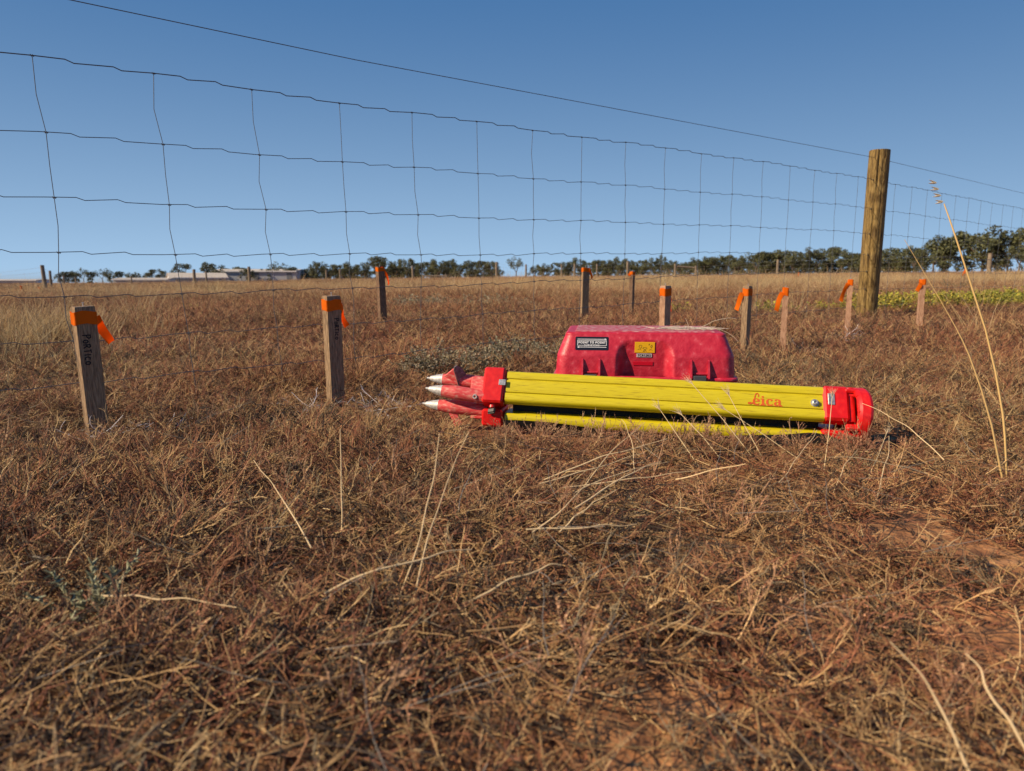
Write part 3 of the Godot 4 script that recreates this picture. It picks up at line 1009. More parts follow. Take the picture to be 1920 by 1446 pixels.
		mb.lathe([[0.0022, 0.0075], [0.0088, 0.0072], [0.0095, 0.006], [0.0095, 0.0034], [0.006, 0.0032], [0.006, 0.0]], bt, 6)
		part("bolt", mb, M.steel, leg)
		if lg[3] == "near":
			var lt := Transform3D(Basis(Vector3.RIGHT, u, nn), c + Vector3(0.893, 0, 0) - u * 0.004 + nn * -0.0009)
			text_part("lettering", "eica", 0.0225, M.brand_red, leg, lt, "Droid Serif", true, true, 1.12)
			mb = MB.new()      # flourished capital and underline
			var ST := [[[-0.0205, 0.0105], [-0.0195, 0.0155], [-0.0225, 0.0195], [-0.0262, 0.0180], [-0.0285, 0.0110], [-0.0305, 0.0010], [-0.0335, -0.0065], [-0.0395, -0.0095], [-0.0445, -0.0088], [-0.0440, -0.0060], [-0.0385, -0.0058], [-0.0310, -0.0092], [-0.0250, -0.0098]],
				[[-0.026, -0.0125], [-0.01, -0.0118], [0.02, -0.0118], [0.037, -0.0122]]]
			for st in ST:
				for i in st.size() - 1:
					var a := Vector3(st[i][0], st[i][1], 0.0004)
					var b := Vector3(st[i + 1][0], st[i + 1][1], 0.0004)
					var tt := (b - a).normalized()
					var wv := Vector3(tt.y, -tt.x, 0) * (0.0013 if st.size() > 5 else 0.0005)
					mb.quad(lt * (a - wv - tt * 0.0005), lt * (b - wv + tt * 0.0005), lt * (b + wv + tt * 0.0005), lt * (a + wv - tt * 0.0005))
			part("lettering_flourish", mb, M.brand_red, leg)
	# the head: a rounded three-lobed plate seen from its under side
	var hc := Vector3(0, 0.094, 0.0)
	var mb := MB.new()
	mb.lathe([[1.108, 0.0], [1.108, 0.056], [1.108, 0.058], [1.098, 0.060], [1.097, 0.064], [1.100, 0.0695], [1.106, 0.0725], [1.124, 0.0735], [1.130, 0.0705], [1.132, 0.066], [1.132, 0.0]], Transform3D(Basis(), hc), 60, 0.05)
	var head := part("head", mb, M.red, root)
	for k in 30:
		mb = MB.new()
		var w := TAU * k / 30.0
		var rr := 0.0655 * (1.0 + 0.05 * cos(3.0 * (w - PI)))
		mb.box(hc + Vector3(1.0995, cos(w) * rr, sin(w) * rr), Vector3(0.006, 0.010, 0.0028), Basis(Vector3.RIGHT, w), 0.0008)
		if k % 3 == 0: part("rib", mb, M.red, head)
	for k in 3:
		mb = MB.new()
		var w: float = [PI / 3.0, PI, -PI / 3.0][k]
		var dr := Vector3(0, cos(w), sin(w))
		var tg := Vector3(0, -sin(w), cos(w))
		for s in [-1.0, 1.0]:
			mb = MB.new()
			mb.box(hc + Vector3(1.094, 0, 0) + dr * 0.030 + tg * s * 0.049, Vector3(0.036, 0.034, 0.011), Basis(Vector3.RIGHT, dr, tg), 0.004)
			part("hinge_lug", mb, M.red, head)
	mb = MB.new()
	mb.lathe([[1.06, 0.0], [1.06, 0.017], [1.108, 0.018]], Transform3D(Basis(), hc), 20)
	part("centre_screw", mb, M.black, root)
	# carrying strap, folded under the near side
	mb = MB.new()
	var pts := []
	var wid := []
	for i in 60:
		var a := i / 59.0
		var s := lerpf(0.235, 1.165, a)
		var yy := 0.024 + 0.007 * sin(a * 9.0 + 1.0) + 0.016 * exp(-pow((a - 0.84) / 0.07, 2.0)) - 0.004 * a
		pts.append(Vector3(s, yy, 0.058 + 0.006 * sin(a * 13.0)))
		wid.append(Vector3(0, 0.013 + 0.004 * sin(a * 11.0), 0.008 + 0.006 * sin(a * 7.0)))
	ribbon(mb, pts, wid)
	var strap := part("strap", mb, M.webbing, root)
	mb = MB.new()          # black strip added between the legs to darken the shaded gap
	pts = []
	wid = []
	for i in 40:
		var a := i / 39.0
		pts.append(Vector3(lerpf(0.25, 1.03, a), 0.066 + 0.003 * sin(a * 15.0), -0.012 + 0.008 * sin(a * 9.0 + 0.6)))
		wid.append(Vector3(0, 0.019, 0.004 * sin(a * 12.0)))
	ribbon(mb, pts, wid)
	part("gap_shade_strip", mb, M.webbing, strap)
	mb = MB.new()
	mb.box(Vector3(0.263, 0.026, 0.066), Vector3(0.004, 0.034, 0.012), Basis(Vector3(0, 0, 1), -0.2), 0.001)
	part("strap_buckle", mb, M.black, strap)

# ---------------------------------------------------------------- case
func lid_inset(y: float) -> float:
	if y < 0.186: return 0.0035 * (y - 0.131) / 0.055
	if y < 0.198: return 0.0035 + 0.0030 * pow((y - 0.186) / 0.012, 1.6)
	if y < 0.246: return 0.0065 + 0.0195 * (y - 0.198) / 0.048
	return 0.026 + 0.009 * (1.0 - sqrt(maxf(0.0, 1.0 - pow((y - 0.246) / 0.009, 2.0))))

func lid_recess(x: float, y: float) -> float:
	var fl := lerpf(0.031, 0.021, (y - 0.131) / 0.107)
	var depth := maxf(0.0, fl - lid_inset(y))
	if y > 0.238: return 0.0
	var outer := 0.084
	if y > 0.185: outer = lerpf(0.050, 0.084, sqrt(maxf(0.0, 1.0 - pow((y - 0.185) / 0.055, 2.0))))
	return depth * (1.0 - sm(outer - 0.030, outer, absf(x)))

func outline(w: float, d: float, r: float, y: float, cut: bool) -> PackedVector3Array:
	var o := PackedVector3Array()
	var NF := 140
	var corners := [[Vector2(w - r, d - r), PI * 0.5, 0.0], [Vector2(w - r, -d + r), 0.0, -PI * 0.5], [Vector2(-w + r, -d + r), -PI * 0.5, -PI], [Vector2(-w + r, d - r), -PI, -PI * 1.5]]
	for i in NF:            # front side, left to right
		var x := lerpf(-w + r, w - r, i / float(NF))
		var z := d
		if cut: z -= lid_recess(x, y)
		o.append(Vector3(x, y, z))
	for k in 4:
		for i in 8:
			var a: float = lerpf(corners[k][1], corners[k][2], i / 8.0)
			o.append(Vector3(corners[k][0].x + cos(a) * r, y, corners[k][0].y + sin(a) * r))
		if k < 3:
			var n2 := 20
			var p: Vector2 = corners[k][0] + Vector2(cos(corners[k][2]), sin(corners[k][2])) * r
			var q: Vector2 = corners[k + 1][0] + Vector2(cos(corners[k + 1][1]), sin(corners[k + 1][1])) * r
			for i in n2:
				var m := p.lerp(q, i / float(n2))
				o.append(Vector3(m.x, y, m.y))
	return o

func floor_at(x: float, y: float) -> Transform3D:      # a spot on the floor of the lid's recess
	return Transform3D(Basis(Vector3.RIGHT, atan2(0.010, 0.107)), Vector3(x, y, 0.1775 - lerpf(0.031, 0.021, (y - 0.131) / 0.107) + 0.0012))

func instrument_case() -> void:
	var root := thing("instrument_case", Vector3(0.395, 0.003, -2.186), deg_to_rad(-7.0), "scuffed crimson plastic instrument case standing behind the tripod", "case")
	var W := 0.252
	var D := 0.1775
	var rows := []
	for i in 47:
		var y := lerpf(0.131, 0.246, i / 46.0)
		var s := lid_inset(y)
		rows.append(outline(W - s, D - s, 0.034 - s * 0.4, y, true))
	for i in 5:
		var y := 0.246 + 0.009 * sin((i + 1) / 5.0 * PI * 0.5)
		var s := lid_inset(minf(y, 0.2549))
		rows.append(outline(W - s, D - s, 0.03 - s * 0.4, y, false))
	var mb := MB.new()
	mb.grid(rows, true)
	var top: PackedVector3Array = rows[rows.size() - 1]
	for i in top.size():
		mb.tri(top[i], top[(i + 1) % top.size()], Vector3(0, 0.2552, 0))
	var lid := part("lid", mb, M.case_red, root)
	mb = MB.new()
	mb.box(Vector3(0, 0.2555, 0), Vector3(0.395, 0.004, 0.255), Basis(), 0.0018)
	part("top_panel", mb, M.case_top, lid)
	# flange where lid meets tray
	mb = MB.new()
	var fr := []
	for q in [[0.120, -0.002], [0.1205, 0.007], [0.126, 0.0085], [0.132, 0.007], [0.1335, -0.004]]: fr.append(outline(W + q[1], D + q[1], 0.036, q[0], false))
	mb.grid(fr, true)
	part("flange", mb, M.case_red, lid)
	mb = MB.new()
	var tr := []
	for q in [[0.001, -0.03], [0.004, -0.022], [0.012, -0.018], [0.122, -0.001]]: tr.append(outline(W + q[1], D + q[1], 0.034, q[0], false))
	mb.grid(tr, true)
	for i in (tr[0] as PackedVector3Array).size():
		mb.tri(tr[0][(i + 1) % tr[0].size()], tr[0][i], Vector3(0, 0.001, 0))
	part("tray", mb, M.case_red, root)
	# rib pairs with a latch between them
	for cx in [-0.151, 0.151]:
		for s in [-0.024, 0.024]:
			mb = MB.new()
			var x: float = cx + s
			var z0 := D - 0.006
			var t := 0.0027
			var prof := [Vector2(0.182, z0 + 0.003), Vector2(0.179, z0 + 0.0065), Vector2(0.134, z0 + 0.0225), Vector2(0.131, z0 + 0.0225), Vector2(0.131, z0)]
			for k in [-1.0, 1.0]:
				var pp := []
				for p in prof: pp.append(Vector3(x + k * t * (0.75 if p.x > 0.17 else 1.0), p.x, p.y))
				mb.face_out(pp, Vector3(x, 0.14, z0 + 0.004))
			for i in prof.size():
				var a: Vector2 = prof[i]
				var b: Vector2 = prof[(i + 1) % prof.size()]
				mb.face_out([Vector3(x - t, a.x, a.y), Vector3(x + t, a.x, a.y), Vector3(x + t, b.x, b.y), Vector3(x - t, b.x, b.y)], Vector3(x, 0.14, z0 + 0.004))
			part("rib", mb, M.case_red, lid)
		mb = MB.new()
		mb.box(Vector3(cx, 0.1435, D + 0.001), Vector3(0.043, 0.006, 0.006), Basis(), 0.0015)
		part("latch_seat", mb, M.case_red, lid)
		mb = MB.new()
		mb.box(Vector3(cx, 0.109, D + 0.012), Vector3(0.036, 0.060, 0.010), Basis(Vector3.RIGHT, -0.05), 0.002)
		part("latch", mb, M.grey_plastic, root)
	# stickers on the sloping upper face
	var tilt := atan2(0.0195, 0.048)
	var T := Transform3D(Basis(Vector3.RIGHT, -tilt), Vector3(-0.149, 0.2235, D - lid_inset(0.2235)) + Vector3(0, sin(tilt), cos(tilt)) * 0.0007)
	mb = MB.new()
	var oc := []
	for q in [[1, 1], [-1, 1], [-1, -1], [1, -1]]:
		for a in 5:
			var w: float = {[1, 1]: 0.0, [-1, 1]: PI * 0.5, [-1, -1]: PI, [1, -1]: PI * 1.5}[q] + a / 4.0 * PI * 0.5
			oc.append(T * Vector3(q[0] * 0.0435 + cos(w) * 0.0035, q[1] * 0.0165 + sin(w) * 0.0035, 0))
	mb.face_out(oc.duplicate(), T * Vector3(0, 0, -0.01))
	for i in oc.size():
		var j := (i + 1) % oc.size()
		var dn := T.basis * Vector3(0, 0, -0.0008)
		mb.face_out([oc[i], oc[j], oc[j] + dn, oc[i] + dn], T * Vector3(0, 0, -0.0004))
	var sign_ := part("sticker", mb, M.sticker_black, root)
	sign_.set_meta("label", "black company sticker with white lettering and arrows")
	text_part("lettering", "POINT TO POINT", 0.0064, M.sticker_white, sign_, T * Transform3D(Basis(), Vector3(0, 0.0026, 0.0002)), "Droid Sans", true, false, 1.10)
	text_part("lettering", "SURVEYING", 0.004, M.sticker_white, sign_, T * Transform3D(Basis(), Vector3(0, -0.0058, 0.0002)), "Droid Sans", true, false, 1.25)
	mb = MB.new()
	for q in [[-0.041, 0.0118, 0.037, 0.0132], [-0.0415, 0.0078, 0.0415, 0.0089], [-0.0415, -0.0064, -0.0404, 0.0078], [0.0404, -0.0064, 0.0415, 0.0078], [-0.0404, -0.0064, -0.0225, -0.0053], [0.0225, -0.0064, 0.0404, -0.0053], [-0.037, -0.0118, 0.041, -0.0104]]:
		mb.quad(T * Vector3(q[0], q[1], 0.0004), T * Vector3(q[2], q[1], 0.0004), T * Vector3(q[2], q[3], 0.0004), T * Vector3(q[0], q[3], 0.0004))
	mb.tri(T * Vector3(0.036, 0.0100, 0.0004), T * Vector3(0.042, 0.0125, 0.0004), T * Vector3(0.036, 0.0150, 0.0004))
	mb.tri(T * Vector3(-0.036, -0.0136, 0.0004), T * Vector3(-0.036, -0.0086, 0.0004), T * Vector3(-0.042, -0.0111, 0.0004))
	part("printed_lines", mb, M.sticker_white, sign_)
	# stickers on the floor of the recess
	var Y: Transform3D = floor_at(0.0, 0.2135)
	mb = MB.new()
	mb.box(Y * Vector3.ZERO, Vector3(0.056, 0.031, 0.0012), Y.basis, 0.0004)
	var ys := part("sticker", mb, M.sticker_yellow, root)
	ys.set_meta("label", "yellow sticker with a line drawing")
	mb = MB.new()
	var lines := [[[-0.017, 0.002], [-0.014, 0.007], [-0.009, 0.006], [-0.0085, 0.001], [-0.012, -0.003], [-0.017, 0.002]], [[-0.020, -0.006], [-0.014, -0.004], [-0.010, -0.008]], [[-0.006, -0.003], [-0.003, 0.0], [0.004, 0.0], [0.006, -0.003], [0.0, -0.006], [-0.006, -0.003]], [[-0.005, -0.012], [0.0, -0.006], [0.005, -0.012]], [[-0.003, -0.012], [0.003, -0.009]], [[0.010, 0.007], [0.013, 0.010]], [[0.012, 0.006], [0.013, 0.011]], [[0.018, -0.002], [0.021, 0.004], [0.019, 0.008], [0.016, 0.003], [0.018, -0.002]], [[0.012, -0.008], [0.017, -0.005], [0.021, -0.009]]]
	for st in lines:
		for i in st.size() - 1:
			var a := Vector3(st[i][0], st[i][1], 0.0009)
			var b := Vector3(st[i + 1][0], st[i + 1][1], 0.0009)
			var tt := (b - a).normalized()
			var wv := Vector3(tt.y, -tt.x, 0) * 0.00038
			mb.quad(Y * (a - wv), Y * (b - wv), Y * (b + wv), Y * (a + wv))
	part("printed_lines", mb, M.ink, ys)
	Y = floor_at(-0.001, 0.1905)
	mb = MB.new()
	mb.box(Y * Vector3.ZERO, Vector3(0.043, 0.0105, 0.0012), Y.basis, 0.0004)
	var ws := part("sticker", mb, M.sticker_grey, root)
	text_part("lettering", "TCR1203", 0.0066, M.ink, ws, Y * Transform3D(Basis(), Vector3(0, 0.0, 0.0007)), "Droid Sans", true, true, 1.0)
	Y = floor_at(-0.004, 0.167)
	mb = MB.new()
	mb.box(Y * Vector3.ZERO, Vector3(0.056, 0.011, 0.0012), Y.basis, 0.0004)
	part("sticker", mb, M.sticker_red, root)
	# pale dry fibres lying on the lid
	rng.seed = 900
	mb = MB.new()
	for i in 150:
		var p := Vector3(rng.randf_range(-0.07, 0.07), rng.randf_range(0.0, 0.006), rng.randf_range(-0.035, 0.035))
		var d := Vector3(rng.randfn(1.0, 0.7), rng.randf_range(-0.1, 0.03), rng.randf_range(-0.6, 0.6)).normalized()
		twig(mb, p, d, rng.randf_range(0.02, 0.07), rng.randf_range(0.0005, 0.0011), 4, 0.15, 0.06, Color(0.62, 0.55, 0.46) * rng.randf_range(0.75, 1.15), 0.0006)
	for q in [[Vector3(0.05, 0.004, 0.0), Vector3(0.9, 0.35, 0.2), 0.11], [Vector3(0.075, 0.004, 0.01), Vector3(0.9, 0.1, 0.4), 0.1], [Vector3(0.02, 0.004, 0.0), Vector3(-0.3, 0.8, 0.0), 0.03]]:
		twig(mb, q[0], q[1].normalized(), q[2], 0.0011, 5, 0.16, 0.12, Color(0.6, 0.5, 0.36), -0.2)
	var tuft := thing("dry_fibre_tuft", root.transform * Vector3(0.115, 0.2578, 0.03), deg_to_rad(-7.0), "tuft of pale dry fibres lying on top of the red case", "dry grass")
	part("fibres", mb, M.case_cord, tuft)

# ---------------------------------------------------------------- single stalks
func stalk(pts: PackedVector3Array, r0: float, r1: float, cc: Color, head: String, label: String, group: String) -> Node3D:
	var base := pts[0]
	var t := thing("grass_stalk", base, 0.0, label, "grass stalk", group)
	var curve := Curve3D.new()
	for i in pts.size():
		var tan_ := (pts[mini(i + 1, pts.size() - 1)] - pts[maxi(i - 1, 0)]) / 6.0
		curve.add_point(pts[i] - base, -tan_, tan_)
	var bp := curve.tessellate(4, 2.0)
	var rr := PackedFloat32Array()
	for i in bp.size(): rr.append(lerpf(r0, r1, i / float(bp.size() - 1)))
	var mb := MB.new()
	mb.tube(bp, rr, 6, cc * 0.95, cc * 1.1)
	part("stem", mb, M.veg, t)
	var tip := bp[bp.size() - 1]
	var d := (tip - bp[bp.size() - 2]).normalized()
	if head == "brush":
		mb = MB.new()
		for i in 22:
			var q := (d + rdir(-1.2, 1.2) * 0.42).normalized()
			twig(mb, tip - d * rng.randf() * 0.012, q, rng.randf_range(0.012, 0.03), 0.0004, 2, 0.1, 0.0, Color(0.62, 0.5, 0.32) * rng.randf_range(0.8, 1.15), -9.0)
		part("seed_head", mb, M.veg, t)
	elif head == "oat":
		for i in 4:
			mb = MB.new()
			var a := tip + d * (0.004 + 0.013 * i)
			var side := Vector3(-1.0, -0.05 + 0.06 * i, 0.2).normalized()
			for s in [-1.0, 1.0]:
				var q := (side + Vector3(0, 0.18 * s, 0)).normalized()
				mb.tube(PackedVector3Array([a, a + q * 0.004, a + q * 0.011, a + q * 0.019]), PackedFloat32Array([0.0004, 0.0019, 0.0016, 0.0002]), 5, Color(0.7, 0.57, 0.34), Color(0.8, 0.7, 0.48))
			part("spikelet", mb, M.veg, t)
	return t

func stalks() -> void:
	rng.seed = 1234
	# two tall wild oats at the right
	var g := "tall wild oat stalks at the right"
	stalk(PackedVector3Array([Vector3(1.006, -0.01, -1.418), Vector3(0.985, 0.14, -1.42), Vector3(0.940, 0.31, -1.43), Vector3(0.875, 0.48, -1.44), Vector3(0.848, 0.555, -1.45)]), 0.0026, 0.0011, Color(0.62, 0.43, 0.17), "oat", "taller of two golden oat stalks, with pale spikelets at its tip", g)
	stalk(PackedVector3Array([Vector3(1.000, -0.01, -1.416), Vector3(0.958, 0.12, -1.41), Vector3(0.900, 0.26, -1.41), Vector3(0.838, 0.37, -1.42), Vector3(0.765, 0.485, -1.43)]), 0.0022, 0.0004, Color(0.62, 0.43, 0.18), "", "shorter of two golden oat stalks, bare and leaning left", g)
	# feathery heads in front of the tripod: [x0, f0, x1, y1, f1]
	var K := "feathery grass stalks before the tripod"
	var list := [
		[0.41, 1.52, 0.335, 0.118, 1.62, "feathery grass stalk crossing the yellow leg nearest its middle"],
		[0.545, 1.55, 0.415, 0.172, 1.66, "tallest feathery grass stalk leaning left over the yellow leg"],
		[0.565, 1.56, 0.505, 0.143, 1.66, "feathery grass stalk standing right over the red lettering"],
		[0.655, 1.56, 0.49, 0.112, 1.65, "feathery grass stalk leaning left below the red lettering"],
		[0.655, 1.47, 0.735, 0.148, 1.63, "feathery grass stalk leaning right across the red hinge block"],
		[0.72, 1.42, 0.83, 0.075, 1.56, "feathery grass stalk lying low toward the red tripod head"],
		[0.47, 1.53, 0.385, 0.105, 1.63, "thin brown feathery stalk between the two yellow legs"],
	]
	for q in list:
		var a := on_ground(q[0], q[1])
		var b := Vector3(q[2], q[3], -q[4])
		var m := a.lerp(b, 0.5) + Vector3(rng.randf_range(-0.004, 0.004), 0.004, 0)
		stalk(PackedVector3Array([a, m, b]), 0.0011, 0.0006, Color(0.6, 0.46, 0.25), "brush", q[5], K)
	# bleached straws lying in the foreground: [x0, y0, f0, x1, y1, f1, r, label]
	var S := "bleached straws in the foreground"
	var low := [
		[0.13, 0.02, 1.26, 0.26, 0.11, 1.38, 0.0011, "thin pale straw standing steepest in the fan of straws"],
		[0.09, 0.02, 1.25, 0.33, 0.04, 1.27, 0.0012, "pale straw lying lowest across the fan of straws"],
		[0.52, 0.0, 1.36, 0.64, 0.07, 1.48, 0.0011, "pale straw slanting right below the feathery stalks"],
		[0.60, 0.0, 1.30, 0.69, 0.05, 1.40, 0.0011, "pale straw beside the soil patch slanting toward the tripod head"],
		[0.06, 0.02, 1.30, 0.30, 0.08, 1.36, 0.0016, "long bleached straw at the top of the fan of straws"],
		[0.05, 0.02, 1.27, 0.25, 0.06, 1.33, 0.0013, "second bleached straw of the fan of straws"],
		[0.11, 0.02, 1.22, 0.29, 0.05, 1.30, 0.0013, "lower bleached straw of the fan of straws"],
		[0.10, 0.03, 1.10, 0.26, 0.07, 1.22, 0.0015, "pale straw slanting up right below the fan of straws"],
		[0.03, 0.02, 1.02, 0.11, 0.06, 1.08, 0.0013, "short pale straw in the middle of the foreground"],
		[0.07, 0.02, 1.02, 0.16, 0.06, 1.07, 0.0013, "short pale straw beside another in the middle foreground"],
		[0.02, 0.035, 0.99, 0.18, 0.03, 1.00, 0.0013, "pale straw lying level in the middle of the foreground"],
		[-0.22, 0.025, 0.80, -0.05, 0.045, 0.86, 0.0017, "bleached straw lying left of centre in the foreground"],
		[-0.05, 0.02, 0.79, 0.06, 0.035, 0.83, 0.0016, "bleached straw lying at the centre of the foreground"],
		[-0.14, 0.0, 0.84, -0.10, 0.17, 0.97, 0.0013, "left of two upright straws in the foreground"],
		[-0.12, 0.0, 0.82, -0.06, 0.17, 0.98, 0.0014, "right of two upright straws in the foreground"],
		[-0.28, 0.02, 0.96, -0.42, 0.09, 1.14, 0.0013, "grey-brown straw slanting left in the foreground"],
		[-0.26, 0.0, 1.05, -0.285, 0.13, 1.17, 0.0013, "thin upright straw left of the foreground straws"],
		[-0.48, 0.03, 0.79, -0.30, 0.025, 0.74, 0.0016, "bleached straw lying beside the small grey-green seedling"],
		[0.31, 0.02, 1.32, 0.40, 0.07, 1.20, 0.0015, "pale straw slanting down right below the tripod"],
		[0.255, 0.0, 1.45, 0.235, 0.09, 1.52, 0.0012, "short upright pale straw below the tripod's yellow leg"],
		[0.80, 0.02, 1.35, 0.60, 0.05, 1.33, 0.0013, "pale straw lying flat below the tripod head"],
		[0.66, 0.0, 1.26, 0.76, 0.07, 1.42, 0.0012, "pale straw slanting up toward the tripod head"],
		[0.90, 0.02, 1.46, 0.80, 0.10, 1.62, 0.0013, "curved pale straw to the right of the tripod head"],
		[0.36, 0.0, 0.50, 0.325, 0.075, 0.58, 0.0014, "blurred pale straw in the lower right foreground"],
		[0.43, 0.0, 0.54, 0.405, 0.055, 0.60, 0.0014, "blurred pale straw nearest the lower right corner"],
	]
	for q in low:
		var a := Vector3(q[0], q[1] + 0.016 + gy(q[0], -q[2]), -q[2])
		var b := Vector3(q[3], q[4] + 0.026 + gy(q[3], -q[5]), -q[5])
		var bow := Vector3(rng.randf_range(-0.012, 0.012), rng.randf_range(0.0, 0.014), rng.randf_range(-0.01, 0.01))
		var way := PackedVector3Array([a])
		for i in range(1, 6):
			var w := i / 6.0
			way.append(a.lerp(b, w) + bow * sin(w * PI) + Vector3(rng.randf_range(-1, 1), rng.randf_range(-1, 1), rng.randf_range(-1, 1)) * 0.0022)
		way.append(b)
		stalk(way, q[6] * 0.95, q[6] * 0.35, Color(0.64, 0.49, 0.28) * rng.randf_range(0.85, 1.1), "", q[7], S)

# ---------------------------------------------------------------- trees, bushes, sheds
func tree_meshes(seed_: int, dense: float, spread: float, low: float) -> Array:
	# unit tree: height 1, crown half-width about 0.45 * spread
	rng.seed = seed_
	var bark := MB.new()
	var leaf := MB.new()
	var forks := 3 + rng.randi() % 2
	bark.tube(PackedVector3Array([Vector3(0, -0.06, 0), Vector3(0.01, 0.18, 0.0), Vector3(0.0, 0.36, 0.01)]), PackedFloat32Array([0.032, 0.024, 0.018]), 7)
	var blobs := []
	for i in forks:
		var a := TAU * i / forks + rng.randf_range(-0.4, 0.4)
		var b := Vector3(cos(a) * 0.24 * spread, rng.randf_range(0.62, 0.8), sin(a) * 0.24 * spread)
		var m := Vector3(0, 0.36, 0).lerp(b, 0.5) + Vector3(0, -0.03, 0)
		bark.tube(PackedVector3Array([Vector3(0, 0.3, 0), m, b]), PackedFloat32Array([0.016, 0.011, 0.005]), 6)
		blobs.append([b, 0.17])
	for i in int(13 * dense + 4):
		var a := rng.randf() * TAU
		var y := rng.randf_range(low, 0.9)
		var w := 0.40 * spread * sqrt(maxf(0.05, 1.0 - pow((y - 0.5) / 0.55, 2.0)))
		var q := sqrt(rng.randf()) * w
		blobs.append([Vector3(cos(a) * q, y, sin(a) * q), rng.randf_range(0.075, 0.145)])
	for bl in blobs:
		var tone := rng.randf_range(0.75, 1.2)
		for k in int(85 * dense * bl[1] / 0.11):
			var d := rdir(-1.5, 1.5)
			var r: float = bl[1] * pow(rng.randf(), 0.4)
			var p: Vector3 = bl[0] + d * r * Vector3(1.15, 0.8, 1.15)
			var u := rdir(-1.3, 0.6)
			var w := u.cross(rdir(-1.5, 1.5)).normalized()
			var s := rng.randf_range(0.016, 0.034)
			leaf.col = Color(0.085, 0.092, 0.035) * tone * rng.randf_range(0.7, 1.3)
			leaf.quad(p - u * s, p + w * s * 0.55, p + u * s, p - w * s * 0.55)
	return [bark.commit(M.bark), leaf.commit(M.tree_leaf)]

var counted := {}
func count_off(what: String, px: float) -> String:
	var where := "right of the thick fence post"
	for q in [[330, "left of the long shed"], [590, "behind and beside the sheds"], [700, "between the sheds and the tallest round tree"], [800, "just right of the tallest round tree"], [940, "above the tripod feet"], [1090, "right of the open gap"], [1240, "above the left half of the red case"], [1390, "above the right half of the red case"], [1500, "above the two pegs right of the case"], [1625, "just left of the thick fence post"]]:
		if px < q[0]:
			where = q[1]
			break
	var k: int = counted.get(what + where, 0)
	counted[what + where] = k + 1
	return "%s %s of the far line %s" % [["first", "second", "third", "fourth", "fifth", "sixth", "seventh", "eighth", "ninth", "tenth", "eleventh", "twelfth"][mini(k, 11)], what, where]

func plant_tree(kinds: Array, k: int, px: float, top: float, dist: float, wide: float, label: String, group: String) -> void:
	var x := (px - 960.0) / 1350.0 * dist
	var p := on_ground(x, dist)
	var h := 0.41 + (522.0 - top) / 1350.0 * dist - p.y
	var t := thing("gum_tree", p, rng.randf() * TAU, label, "tree", group)
	part_mesh("trunk", kinds[k][0], t)
	part_mesh("crown", kinds[k][1], t)
	t.scale = Vector3(h * wide, h, h * wide)

